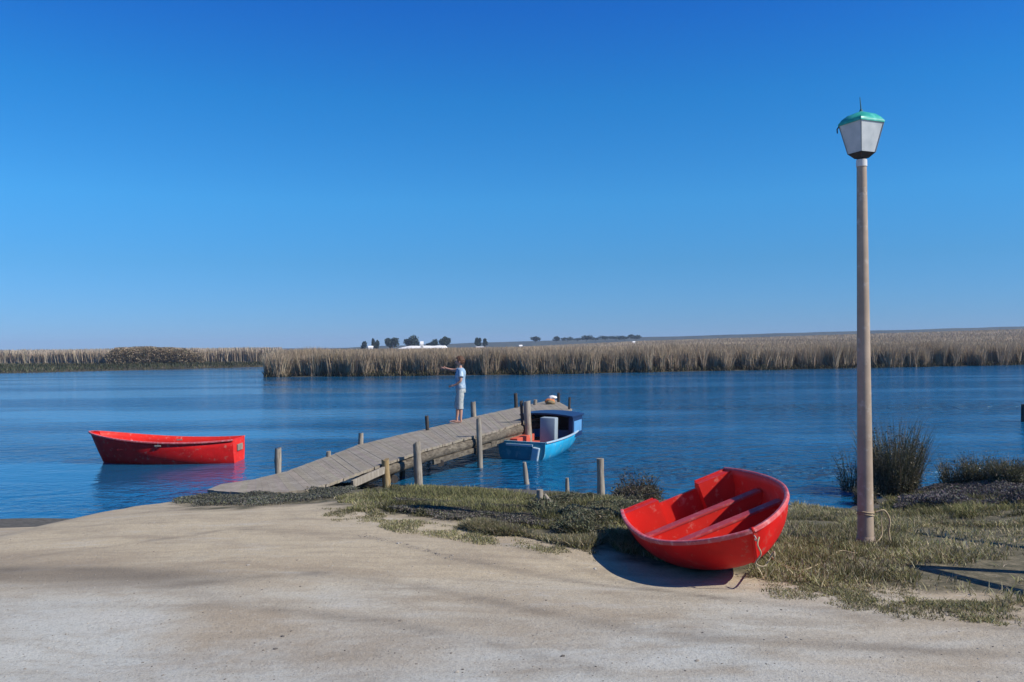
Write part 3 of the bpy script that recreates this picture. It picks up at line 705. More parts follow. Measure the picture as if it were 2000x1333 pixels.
def afloat():
    yaw = R(90)
    g = thing('red_rowing_boat', 'red open rowing boat afloat on the river at the left', 'boat')
    L, B, D = 3.28, .62, .62
    hull, sec, inner, keel = dinghy(g, L, B, D, .60, M_RED, M_REDIN, M_RIM, kt=.66, mpos=.45, sheer=.33, sheer_s=.10, rock=.20, rake=.10, nexp=3.0, lip=.028)
    for t, z in ((.05, -.06), (.40, -.12), (.68, -.04)):
        zb = MB(); w0 = inner(t, z) + .004
        zb.box((0, t * L + .11, z), (2 * w0, .24, .03), None, .006); zb.build('thwart', M_REDIN, g)
    bulkhead('floor_board', inner, keel, L, .03, -.40, 0, M_SEAT, g, t2=.75)
    mb = MB(); mb.box((0, -.02, -.10), (.34, .03, .14), None, .006); mb.build('motor_pad', M_PILE, g)
    for s in (-1, 1):
        mb = MB(); x = s * (.615); mb.box((x, .47 * L, .028), (.05, .14, .035), None, .008); mb.tube([(x, .47 * L, .03), (x, .47 * L, .10)], .012, 8); mb.build('rowlock', M_PILE, g)
    # deck across the bow
    g.rotation_euler = (R(-1.0), R(0), yaw)
    # stern waterline corner about px 438
    c = at_z(322, 902, 0); g.location = (c.x, c.y, .415)
    d = Vector((-math.sin(yaw), math.cos(yaw), 0)); g.location -= d * L * .5
    bpy.context.view_layer.update()
    bm = bmesh.new(); bmesh.ops.create_icosphere(bm, subdivisions=3, radius=.12)
    for v in bm.verts: v.co *= 1 + .45 * mnoise.noise(v.co * 14); v.co.z *= .7
    me = bpy.data.meshes.new('white_bag'); bm.to_mesh(me); bm.free(); me.polygons.foreach_set('use_smooth', [True] * len(me.polygons))
    o = link('white_bag', me, M_WHITE); p = g.matrix_world @ Vector((.02, .745 * L, .02)); o.location = p
    tag(o, 'crumpled white bag lying in the bow of the floating red boat', 'bag')
afloat()

# ------------------------------------------------------------------ blue boat
def blue_boat():
    BL = (.035, .22, .50)
    m1 = paint('blue_hull_paint', (.015, .34, .58), (.22, .42, .50), 7, .56, .72, .45, .1, .25)
    m2 = paint('pale_blue_trim', (.32, .45, .55), (.5, .5, .45), 14, .5, .7, .6, .1, .1)
    m3 = paint('red_oxide_deck', (.52, .10, .06), (.6, .25, .2), 9, .55, .7, .6, .1, .15)
    m4 = paint('dark_blue_roof', (.012, .03, .09), None, 8, rough=.4)
    m5 = paint('grey_box_paint', (.28, .33, .35), (.20, .22, .22), 10, .6, .75, .6, .1, .1)
    mt = paint('transom_worn', (.05, .26, .34), (.16, .34, .38), 6, .52, .70, .7, .2, .3, spec=.15)
    m6 = paint('cabin_blue', (.04, .20, .46), None, 8, rough=.5)
    dark = paint('cabin_interior', (.01, .012, .02), None, rough=.8, bmp=0)
    yaw = R(-20)
    g = thing('blue_cabin_boat', 'small blue boat with a low cabin and grey box moored against the jetty', 'boat')
    L, B, D = 3.3, .66, .52
    hull, sec, inner, keel = dinghy(g, L, B, D, .46, m1, m2, m2, kt=.82, mpos=.45, sheer=.12, sheer_s=.0, rock=.15, rake=.08, nexp=3.4, lip=.03)
    o = sec(0); outl = [(v.x * 1.001, v.z) for v in o]; n = len(outl)
    TV = [(x, -.03, z) for x, z in outl] + [(x, -.006, z) for x, z in outl]
    link('transom_plate', pymesh('transom_plate', TV, [tuple(range(n))[::-1], tuple(range(n, 2 * n))] + [(k, (k + 1) % n, (k + 1) % n + n, k + n) for k in range(n)]), mt, g)
    mb = MB(); mb.box((-.05, -.045, -.08), (.62, .03, .05), None, .006); mb.build('transom_strip', m2, g)
    mb = MB(); mb.box((.33, -.07, -.28), (.16, .10, .34), Matrix.Rotation(.15, 3, 'Y'), .02); mb.build('motor_bracket', m2, g)
    bulkhead('floor', inner, keel, L, .02, -.17, 0, m3, g, t2=.78)
    # side benches
    mb = MB(); mb.box((-.36, 1.0, -.08), (.22, 1.2, .16), None, .01); mb.build('bench', m3, g)
    # grey box
    mb = MB(); mb.box((.33, .90, .16), (.36, .26, .62), None, .03); mb.build('grey_box', m5, g, auto=R(40))
    # cabin
    y0, y1 = 1.80, 2.65; z0, z1 = -.08, .40
    wb = paint('window_blue', (.14, .36, .62), None, rough=.2, bmp=0)
    for s in (-1, 1):
        mb = MB(); mb.box((s * .615, (y0 + y1) / 2, (z0 + z1) / 2), (.04, y1 - y0, z1 - z0), None, .004); mb.build('cabin_side', m4, g)
        mb = MB(); mb.box((s * .565, y0, (z0 + z1) / 2), (.06, .035, z1 - z0 - .01), None, .004); p = mb.build('cabin_front', m4, g)
        mb = MB(); mb.box((s * .615, (y0 + y1) / 2, z1 - .23), (.054, .66, .27), None, .003); mb.build('window', wb, p)
    mb = MB(); mb.box((0, y1, (z0 + z1) / 2), (1.19, .04, z1 - z0 - .01), None, .004); mb.build('cabin_back', dark, g)
    mb = MB(); V = []; ny = 9
    for y in (y0 - .12, y1 + .06):
        for dz in (0, .035):
            for i in range(ny): x = -.66 + 1.32 * i / (ny - 1); V.append((x, y, z1 + .006 + .05 * (1 - (x / .66) ** 2) + dz))
    F = []
    a, b, c, d = 0, ny, 2 * ny, 3 * ny
    for i in range(ny - 1): F += [(b + i, b + i + 1, d + i + 1, d + i), (a + i, c + i, c + i + 1, a + i + 1), (a + i, a + i + 1, b + i + 1, b + i), (c + i, d + i, d + i + 1, c + i + 1)]
    F += [(a, b, d, c), (a + ny - 1, c + ny - 1, d + ny - 1, b + ny - 1)]
    mb.add(V, F); mb.build('cabin_roof', m4, g)
    bulkhead('foredeck', inner, keel, L, .745, .02, 0, m6, g, t2=.93)
    g.rotation_euler = (0, R(1.5), yaw); c = at_z(1020, 898, 0); g.location = (c.x, c.y, .40)
blue_boat()

# ------------------------------------------------------------------ person on the jetty
def skin_mesh(name, V, E, Rd, root, mat, parent, sub=2):
    me = bpy.data.meshes.new(name); me.from_pydata([tuple(v) for v in V], E, []); me.update()
    o = bpy.data.objects.new('tmp_skin', me); COL.objects.link(o)
    md = o.modifiers.new('skin', 'SKIN'); md.use_smooth_shade = True; md.branch_smoothing = .6
    for i, sv in enumerate(me.skin_vertices[0].data):
        r = Rd[i]; sv.radius = r if isinstance(r, tuple) else (r, r); sv.use_root = (i == root)
    ss = o.modifiers.new('sub', 'SUBSURF'); ss.levels = sub; ss.render_levels = sub
    dg = bpy.context.evaluated_depsgraph_get(); m2 = bpy.data.meshes.new_from_object(o.evaluated_get(dg)); m2.name = name
    bpy.data.objects.remove(o); m2.polygons.foreach_set('use_smooth', [True] * len(m2.polygons))
    m2.materials.clear(); return link(name, m2, mat, parent)
def person():
    foot = at_z(899, 826, .655)
    g = thing('person', 'barefoot person in pale blue shirt and long white shorts on the jetty, arm stretched out', 'person', (foot.x, foot.y, .655))
    skin = paint('skin', (.50, .27, .19), None, 20, rough=.55, bmp=.03, dirt=.08)
    # faces -X; y<0 is the near (left) side of the body
    V = []; E = []; Rr = []
    def add(p, r, par=None):
        V.append(p); Rr.append(r); i = len(V) - 1
        if par is not None: E.append((par, i))
        return i
    pel = add((.01, 0, .80), (.10, .13)); sp = add((-.01, 0, .93), (.085, .115), pel); ch = add((.015, 0, 1.09), (.09, .135), sp)
    nk = add((.02, 0, 1.215), (.05, .06), ch); n2 = add((.0, 0, 1.265), .045, nk); h1 = add((-.02, 0, 1.325), (.07, .062), n2)
    h2 = add((-.012, 0, 1.40), (.092, .076), h1); h3 = add((.0, 0, 1.465), (.055, .05), h2)
    add((-.115, 0, 1.36), .012, h1)
    def arm(side, el, wr, fd, ud):
        sh = add((.02, side * .155, 1.185), .048, ch); e = add(el, .034, sh); w_ = add(wr, .022, e)
        fd = Vector(fd).normalized(); ud = Vector(ud).normalized(); wv = Vector(wr)
        pm = add(tuple(wv + fd * .055), (.030, .016), w_)
        for k, (o_, l_) in enumerate(((-.024, .055), (-.008, .065), (.008, .06), (.023, .048))):
            b = Vector(V[pm]) + ud * o_ + fd * .015; a1 = add(tuple(b + fd * l_ * .5), .0085, pm); add(tuple(b + fd * l_ + Vector((0, 0, -.012))), .007, a1)
        t1 = add(tuple(wv + fd * .035 - ud * .03), .009, w_); add(tuple(wv + fd * .065 - ud * .045), .0075, t1)
    arm(1, (-.17, .26, 1.175), (-.33, .31, 1.215), (-1, .1, .10), (0, 0, -1))
    arm(-1, (.035, -.20, .95), (-.12, -.17, .84), (-1, .25, -.1), (0, .2, -1))
    for side, fx in ((1, -.10), (-1, .0)):
        hp = add((.01, side * .078, .76), .085, pel); kn = add((fx * .5 - .01, side * .085, .42), .052, hp); cf = add((fx * .8 + .02, side * .088, .28), .047, kn)
        an = add((fx + .015, side * .09, .085), .029, cf); hl = add((fx + .03, side * .09, .035), .03, an)
        ba = add((fx - .09, side * .095, .03), (.035, .024), hl); 
        add((fx - .15, side * .085, .018), .015, ba); add((fx - .145, side * .115, .016), .011, ba)
    skin_mesh('body', V, E, Rr, pel, skin, g)
    # shirt: torso + short sleeves
    def loft(mb, rings, n=18, wr=.006):
        vs = []
        for k, (cx, cy, cz, rx, ry) in enumerate(rings):
            for q in range(n):
                a = 2 * math.pi * q / n; ww = 1 + wr * 6 * mnoise.noise(Vector((math.cos(a) * 2, math.sin(a) * 2, cz * 9)))
                vs.append((cx + rx * math.cos(a) * ww, cy + ry * math.sin(a) * ww, cz))
        fs = [(k * n + q, k * n + (q + 1) % n, (k + 1) * n + (q + 1) % n, (k + 1) * n + q) for k in range(len(rings) - 1) for q in range(n)]
        fs.append(tuple((len(rings) - 1) * n + q for q in range(n))); mb.add(vs, fs)
    shirt = paint('pale_blue_shirt', (.24, .36, .48), (.5, .58, .64), 9, .5, .62, .85, .2, .1)
    mb = MB(); loft(mb, [(.012, 0, .775, .118, .152), (.010, 0, .82, .122, .155), (.004, 0, .88, .118, .148), (.0, 0, .94, .112, .145), (.006, 0, 1.02, .114, .155), (.018, 0, 1.10, .118, .168), (.024, 0, 1.16, .108, .172), (.024, 0, 1.205, .082, .150), (.020, 0, 1.235, .055, .085)])
    for side, el, sg in ((1, (-.07, .235, 1.172), 1), (-1, (.035, -.205, 1.03), -1)):
        a_ = Vector((.022, side * .135, 1.175)); b_ = Vector(el); mb.tube([a_, a_.lerp(b_, .5), b_], [.058, .060, .058], 14)
    mb.build('shirt', shirt, g, auto=R(60))
    sh = paint('white_shorts', (.42, .44, .42), (.24, .28, .28), 14, .5, .62, .9, .25, .1)
    mb = MB(); loft(mb, [(.014, 0, .68, .112, .142), (.014, 0, .72, .116, .148), (.012, 0, .78, .110, .142), (.008, 0, .84, .100, .130)])
    for side, fx in ((1, -.10), (-1, .0)):
        pts = [(.012, side * .070, .74), (fx * .25 + .01, side * .078, .62), (fx * .45, side * .084, .50), (fx * .6, side * .087, .40), (fx * .72 + .005, side * .09, .315)]
        mb.tube([Vector(p_) for p_ in pts], [.080, .086, .080, .076, .078], 16, jit=.05)
    mb.build('shorts', sh, g, auto=R(60))
    # hair cap, ears, eyes, mouth
    hair = paint('brown_hair', (.10, .045, .022), None, 40, rough=.7, bmp=.6)
    bm = bmesh.new(); bmesh.ops.create_icosphere(bm, subdivisions=4, radius=1)
    for v in list(bm.verts):
        if v.co.z < -.15 + (-.9 if v.co.x > .25 else 0) * .7 or (v.co.x < -.55 and v.co.z < .35): bm.verts.remove(v)
    for v in bm.verts:
        n = 1 + .10 * mnoise.noise(v.co * 7); v.co = Vector((v.co.x * .108 * n + .006, v.co.y * .092 * n, v.co.z * .112 * n + 1.395))
    me = bpy.data.meshes.new('hair'); bm.to_mesh(me); bm.free(); link('hair', me, hair, g)
    g.scale = (1.07, 1.07, 1.07)
    for s_ in (-1, 1):
        mb = MB(); mb.tube([(-.012, s_ * .077, 1.345), (.0, s_ * .084, 1.365), (-.004, s_ * .08, 1.39)], [.008, .014, .009], 8); mb.build('ear', skin, g, smooth=True)
        mb = MB(); mb.tube([(-.098, s_ * .034, 1.378), (-.102, s_ * .034, 1.378)], [.012, .007], 8); mb.build('eye', M_PILE_DARK, g, smooth=True)
    mb = MB(); mb.tube([(-.088, -.02, 1.322), (-.096, 0, 1.320), (-.088, .02, 1.322)], .005, 6); mb.build('mouth', paint('lips', (.40, .14, .12), None), g, smooth=True)
person()

# ------------------------------------------------------------------ lamp post
LB = on_ground(1691, 1066)
def lamp():
    g = thing('street_lamp', 'tall beige lamp post with green capped square lantern on the grassy bank', 'lamp', (LB.x, LB.y, LB.z))
    k = LB.y / FPX
    m_p = paint('beige_pole_paint', (.40, .305, .22), (.48, .41, .33), 12, .56, .72, .6, .18, .25)
    topz = at_d(1683, 312, LB.y).z - LB.z
    mb = MB(); zs = np.linspace(-.3, topz, 14); mb.tube([(0, 0, z) for z in zs], [k * (16.0 if z < .02 else 15.4 - 6.2 * max(0, z) / topz) for z in zs], 28)
    mb.build('pole', m_p, g, auto=R(40))
    mb = MB(); mb.tube([(0, 0, -.02), (0, 0, .06), (0, 0, .09)], [k * 19, k * 17.5, k * 16.2], 28); mb.build('base_collar', m_p, g, auto=R(40))
    z = topz; u = k
    mc = paint('collar_paint', (.62, .60, .56), None, rough=.4); md = paint('dark_fitting', (.03, .032, .035), (.12, .06, .04), 30, rough=.5)
    mb = MB(); mb.tube([(0, 0, z - 14 * u), (0, 0, z - 1 * u)], [10.4 * u, 10.2 * u], 24); mb.build('neck', mc, g, auto=R(40))
    head = [0, 0, z]
    def ring(r, zz, a0=0): return [(r * math.cos(a0 + i * math.pi / 2), r * math.sin(a0 + i * math.pi / 2), zz) for i in range(4)]
    a0 = R(-112)
    def frustum(name, r0, z0, r1, z1, mat, parent=g, cap=True, bev=None):
        vs = ring(r0, z0, a0) + ring(r1, z1, a0); fs = [(i, (i + 1) % 4, (i + 1) % 4 + 4, i + 4) for i in range(4)]
        if cap: fs += [(3, 2, 1, 0), (4, 5, 6, 7)]
        m = MB(); m.add(vs, fs); return m.build(name, mat, parent)
    frustum('lantern_base', 13 * u, z + 2 * u, 25.5 * u, z + 12 * u, md)
    m, t, bs = newmat('milky_glass'); v = coords(t, (1, 1, 1)); n = tnoise(t, v, 9, 4)
    t.links.new(ramp(t, n, [(.3, (.48, .52, .52)), (.7, (.66, .68, .67))]), bs.inputs['Base Color']); bs.inputs['Roughness'].default_value = .35
    bs.inputs['Transmission Weight'].default_value = .10; bs.inputs['IOR'].default_value = 1.2
    gl = frustum('glass', 24.5 * u, z + 12.5 * u, 40 * u, z + 69 * u, m, cap=False)
    me = gl.data; md_ = gl.modifiers.new('s', 'SOLIDIFY'); md_.thickness = .005
    # corner strips
    fg = paint('frame_grey', (.22, .25, .26), None)
    for i in range(4):
        mb = MB(); A = Vector(ring(25 * u, z + 12 * u, a0)[i]); B_ = Vector(ring(40.8 * u, z + 69 * u, a0)[i]); mb.tube([A, B_], .0045, 6); mb.build('corner_bar', fg, g)
    mg = paint('green_roof_paint', (.03, .36, .27), (.10, .48, .40), 14, .5, .7, .4, .1, .1)
    rings = [(42.5, 69), (42.8, 72), (36, 80), (26, 87), (10, 92), (3, 94)]; vs = []; fs = []
    for r_, zz in rings: vs += ring(r_ * u, z + zz * u, a0)
    for j in range(len(rings) - 1): fs += [(j * 4 + i, j * 4 + (i + 1) % 4, (j + 1) * 4 + (i + 1) % 4, (j + 1) * 4 + i) for i in range(4)]
    fs += [(3, 2, 1, 0), tuple(range(len(vs) - 4, len(vs)))]
    mb = MB(); mb.add(vs, fs); mb.build('roof', mg, g, auto=R(60))
    mb = MB(); mb.tube([(0, 0, z + 93 * u), (0, 0, z + 98 * u)], [4 * u, 2.2 * u], 10); mb.tube([(0, 0, z + 97 * u), (-2 * u, 0, z + 122 * u)], [1.4 * u, .7 * u], 8); mb.build('finial', paint('finial_green', (.02, .12, .14), None), g)
    mb = MB(); c = Vector(ring(41 * u, z + 68 * u, a0)[3]); mb.tube([c, c + Vector((-3.5 * u, 0, -5 * u)), c + Vector((-3 * u, 0, -13 * u))], 1.3 * u, 6); mb.build('hook', md, g)
lamp()

# ropes
def rope(pts, r, label, n=9):
    P = [Vector(p) for p in pts]; out = []
    for i in range(len(P) - 1):
        p0 = P[max(i - 1, 0)]; p1 = P[i]; p2 = P[i + 1]; p3 = P[min(i + 2, len(P) - 1)]
        for k in range(n):
            t = k / n; out.append(.5 * ((2 * p1) + (-p0 + p2) * t + (2 * p0 - 5 * p1 + 4 * p2 - p3) * t * t + (-p0 + 3 * p1 - 3 * p2 + p3) * t ** 3))
    out.append(P[-1]); mb = MB(); mb.tube(out, r, 7, jit=.15); o = mb.build('rope', M_ROPE, None, smooth=True)
    tag(o, label, 'rope', 'mooring ropes'); return o
def gp(px, py, up=.03): p = on_ground(px, py); p.z += up * .55; return p
k = LB.y / FPX; zr = at_d(1693, 1002, LB.y - .07).z
def loop(zz, n=18, rr=15.8): return [(LB.x + math.cos(a) * rr * k, LB.y + math.sin(a) * rr * k, zz + .006 * math.sin(a * 2)) for a in np.linspace(R(20), R(20 + 360), n)]
kn = Vector((LB.x + 16 * k, LB.y - .03, zr))
rope(loop(zr) + loop(zr - .022) + [kn, kn + Vector((.05, -.02, .01)), kn + Vector((.045, -.03, -.09)), kn + Vector((.035, -.06, -.21)), gp(1700, 1073), gp(1672, 1087, .05), gp(1640, 1085, .07), gp(1600, 1108, .05), gp(1560, 1122, .05), gp(1520, 1108, .06), gp(1500, 1085, .06)], .0055,
     'long tan rope looped round the lamp post and trailing through the grass', 4)
rope([kn + Vector((0, -.02, 0)), kn + Vector((.07, -.03, .02)), kn + Vector((.115, -.03, -.04)), kn + Vector((.125, -.03, -.10)), kn + Vector((.115, -.03, -.17)), kn + Vector((.12, -.04, -.26))], .009, 'short knotted rope end hanging from the right side of the lamp post')
b = BOWEYE
rope([b + Vector((.02, 0, .02)), b + Vector((.0, -.03, -.03)), b + Vector((.03, -.01, -.10)), b + Vector((-.005, 0, -.17)), b + Vector((.06, 0, -.19)), b + Vector((.14, .05, -.10)), b + Vector((.15, .08, -.16)), gp(1500, 1085, .06), gp(1530, 1110, .05), gp(1555, 1118, .05)], .006, 'tan rope hanging from the bow of the beached red dinghy')

# ------------------------------------------------------------------ loose posts and driftwood
def post(px, py, yt, r, mat, label, name='wooden_post', lean=(0, 0), taper=.8, split=False):
    b0 = on_ground(px, py); top = at_d(px, yt, b0.y).z - b0.z
    mb = MB(); zs = np.linspace(-.25, top, 8)
    mb.tube([(lean[0] * z, lean[1] * z + .006 * math.sin(z * 9), z) for z in zs], [r * (1 - (1 - taper) * max(z, 0) / top) * random.uniform(.93, 1.07) for z in zs], 11, jit=.16)
    if split: mb.tube([(r * 1.7, .01, -.2), (r * 1.5 + .03, 0, top * .5), (r * 1.2, 0, top * .8)], [r * .8, r * .7, r * .35], 9, jit=.2)
    o = mb.build(name, mat, None, auto=R(50)); o.location = b0; tag(o, label, 'post', 'old posts along the shore')
post(1029, 953, 903, .052, M_PILE_PALE, 'thin bent pale post at the water edge below the blue boat', lean=(-.09, 0), taper=.6)
post(1055, 1000, 957, .045, M_PILE, 'short split grey post standing in the grey shrubs', split=True)
post(1108, 977, 934, .034, M_PILE_PALE, 'thin short pale stake between the split post and the thick post', taper=.7)
post(1174, 970, 896, .062, M_PILE_PALE, 'thickest tall pale post beside the dark driftwood', taper=.95, lean=(-.02, 0))
def mooring_pile():
    b0 = at_z(2003, 824, 0); top = at_d(2003, 790, b0.y).z; mb = MB()
    mb.tube([(0, 0, z) for z in (-1, 0, top * .5, top)], [.13, .125, .12, .115], 12, jit=.06); o = mb.build('mooring_pile', M_PILE_DARK, None, auto=R(50)); o.location = b0
    tag(o, 'dark mooring pile standing in the river at the right edge', 'post')
mooring_pile()
def driftwood():
    b0 = on_ground(1205, 985); mb = MB()
    for i in range(26):
        a = random.uniform(-2.6, .6); l = random.uniform(.2, .62); e = random.uniform(.1, 1.1)
        p = [Vector((random.uniform(-.15, .15), random.uniform(-.12, .12), .02))]
        for s in range(4): p.append(p[-1] + Vector((math.cos(a) * math.cos(e) * l / 4, math.sin(a) * math.cos(e) * l / 4, math.sin(e) * l / 4 * (1 - .35 * s))) + Vector([random.uniform(-.03, .03) for _ in range(3)]))
        mb.tube(p, [.016, .013, .010, .007, .003], 6)
    o = mb.build('driftwood', M_PILE_DARK, None, smooth=True); o.location = b0; tag(o, 'dark tangled dead branches lying beside the thickest shore post', 'branches')
driftwood()

# ------------------------------------------------------------------ bushes
def rush_bush(px, py, wpx, ytop, n, label, pal, stiff=.5, name='rush_bush', tw=.008, grp=None):
    b0 = on_ground(px, py); H = at_d(px, ytop, b0.y).z - b0.z; W = wpx / FPX * b0.y
    th = rng.uniform(0, 2 * np.pi, n); rr = np.sqrt(rng.uniform(0, 1, n)) * W * .24
    P = np.stack([rr * np.cos(th), rr * np.sin(th), np.full(n, -.03)], 1)
    h = H * rng.uniform(.3, 1.06, n) * (1 - .25 * (rr / (W * .24)) ** 2)
    ld = th + rng.normal(0, .9, n); c = mixcol(n, pal, [3, 3, 2, 1][:len(pal)], .25)
    A = blades(P, h, rng.uniform(.6, 1.4, n) * tw, c, stiff, .25, leandir=ld, seg=3, tip=.1)
    # side leaflets
    m = n * 13; idx = rng.integers(0, n, m); t = rng.uniform(.1, .95, m)
    off = (stiff * .6) * t
    Q = P[idx] + np.stack([np.cos(ld[idx]) * off * h[idx], np.sin(ld[idx]) * off * h[idx], t * h[idx] * .9], 1) + rng.normal(0, .045, (m, 3))
    B_ = leaves(Q, rng.uniform(.008, .018, m), mixcol(m, pal, [3, 3, 2, 1][:len(pal)], .3), 3.2)
    o = link(name, np_mesh(name, *join([A, B_])), M_FOL); o.location = b0
    tag(o, label, 'bush', grp)
DG = [(.085, .085, .045), (.12, .105, .065), (.06, .06, .04), (.24, .20, .14)]
OL = [(.10, .105, .05), (.14, .125, .08), (.07, .07, .045), (.22, .19, .13)]
PUR = [(.13, .108, .112), (.10, .09, .085), (.16, .135, .125), (.10, .105, .07)]
rush_bush(1745, 967, 175, 798, 1050, 'tall dark spiky bush behind the lamp post, largest on the bank', DG, .34)
rush_bush(1664, 972, 60, 850, 130, 'thin wispy bush showing left of the lamp post', DG, .45)
rush_bush(1862, 958, 70, 880, 190, 'small sparse bush right of the tallest spiky bush', OL, .4)
rush_bush(1912, 955, 80, 872, 330, 'loose olive bush between the sparse bush and the frame edge', OL, .4)
rush_bush(1972, 955, 110, 880, 900, 'dense olive green bush at the right edge of the view', OL, .4)
rush_bush(1250, 985, 95, 900, 170, 'wispy brown bush behind the stern corner of the beached dinghy', [(.10, .08, .05), (.13, .10, .075), (.07, .07, .04), (.16, .12, .10)], .45)
rush_bush(1690, 985, 45, 940, 300, 'low dark bush at the water edge behind the pole', DG, .5)

# ------------------------------------------------------------------ ground cover and grass
def inpoly(px, py, poly):
    c = np.zeros(len(px), bool); n = len(poly)
    for i in range(n):
        x1, y1 = poly[i]; x2, y2 = poly[(i + 1) % n]
        if y1 == y2: continue
        cr = ((y1 > py) != (y2 > py)) & (px < (x2 - x1) * (py - y1) / (y2 - y1) + x1); c ^= cr
    return c
def scatter(n, poly, thr=None, sc=2.2, seed=40, soft=.12):
    """random ground points inside an area that was measured off as a polygon"""
    X = []; Y = []; Z = []; got = 0
    pts = [on_ground(a, b_) for a, b_ in poly]; x0, x1 = min(p.x for p in pts), max(p.x for p in pts); y0, y1 = min(p.y for p in pts), max(p.y for p in pts)
    poly_w = [(p.x, p.y) for p in pts]
    def edge(x, y):
        d = np.full(len(x), 9.)
        for i in range(len(poly_w)):
            ax, ay = poly_w[i]; bx, by = poly_w[(i + 1) % len(poly_w)]; L2 = (bx - ax) ** 2 + (by - ay) ** 2 + 1e-9
            t = np.clip(((x - ax) * (bx - ax) + (y - ay) * (by - ay)) / L2, 0, 1); d = np.minimum(d, np.hypot(x - ax - t * (bx - ax), y - ay - t * (by - ay)))
        return d
    for _ in range(40):
        x = rng.uniform(x0, x1, n * 2); y = rng.uniform(y0, y1, n * 2); ok = inpoly(x, y, poly_w)
        x, y = x[ok], y[ok]; ok = edge(x, y) > .55 * vnoise(x, y, 2.7, seed + 9) ** 1.5 * (.4 + rng.uniform(0, 1, len(x))); x, y = x[ok], y[ok]
        if thr is not None:
            k_ = vnoise(x, y, sc, seed) * .65 + vnoise(x, y, sc * 3, seed + 1) * .35; ok = k_ > thr + soft * (rng.uniform(0, 1, len(x)) - .5); x, y = x[ok], y[ok]
        X.append(x); Y.append(y); got += len(x)
        if got >= n: break
    x = np.concatenate(X)[:n]; y = np.concatenate(Y)[:n]; return x, y, ground_z(x, y)
def grass(n, poly, h0, h1, pal, wts, wd=.006, thr=None, lean=.55, bend=.5, seed=40, sc=2.2):
    x, y, z = scatter(n, poly, thr, sc, seed); n = len(x)
    qx, qy = project(x, y, z); bare = (qx > 1790) & (((qy > 1100) & (qy < 1175) & (qy > 1100 + (qx - 1790) * .02)) | ((qy > 1030) & (qy < 1082)))
    ok = ~bare | (rng.uniform(0, 1, n) < .16); x, y, z = x[ok], y[ok], z[ok]; n = len(x)
    kk = vnoise(x, y, 1.6, seed + 5); k2 = vnoise(x, y, 4.5, seed + 8); c = mixcol(n, pal, wts, .25) * (.38 + .75 * kk + .45 * k2)[:, None]
    h = rng.uniform(h0, h1, n) * (.55 + .9 * vnoise(x, y, 3.4, seed + 7))
    return blades(np.stack([x, y, z - .01], 1), h, rng.uniform(.6, 1.4, n) * wd, c, lean, bend, seg=2)
def cover(n, poly, hm, pal, wts, ls=.02, thr=None, seed=60, sc=2.0, lump=3.0):
    x, y, z = scatter(n, poly, thr, sc, seed); n = len(x)
    H = hm * (.25 + 1.1 * vnoise(x, y, lump, seed + 3) ** 1.5 + .25 * vnoise(x, y, lump * 3, seed + 4))
    zz = z + H * rng.uniform(0, 1, n) ** .5
    c = mixcol(n, pal, wts, .28) * (.75 + .5 * vnoise(x, y, 2.3, seed + 6)[:, None])
    return leaves(np.stack([x, y, zz], 1), rng.uniform(.6, 1.4, n) * ls, c, 2.2)
DRY = [(.38, .33, .20), (.32, .27, .155), (.24, .225, .115), (.43, .37, .25)]
GRN = [(.19, .185, .065), (.23, .215, .085), (.14, .14, .055), (.33, .28, .15)]
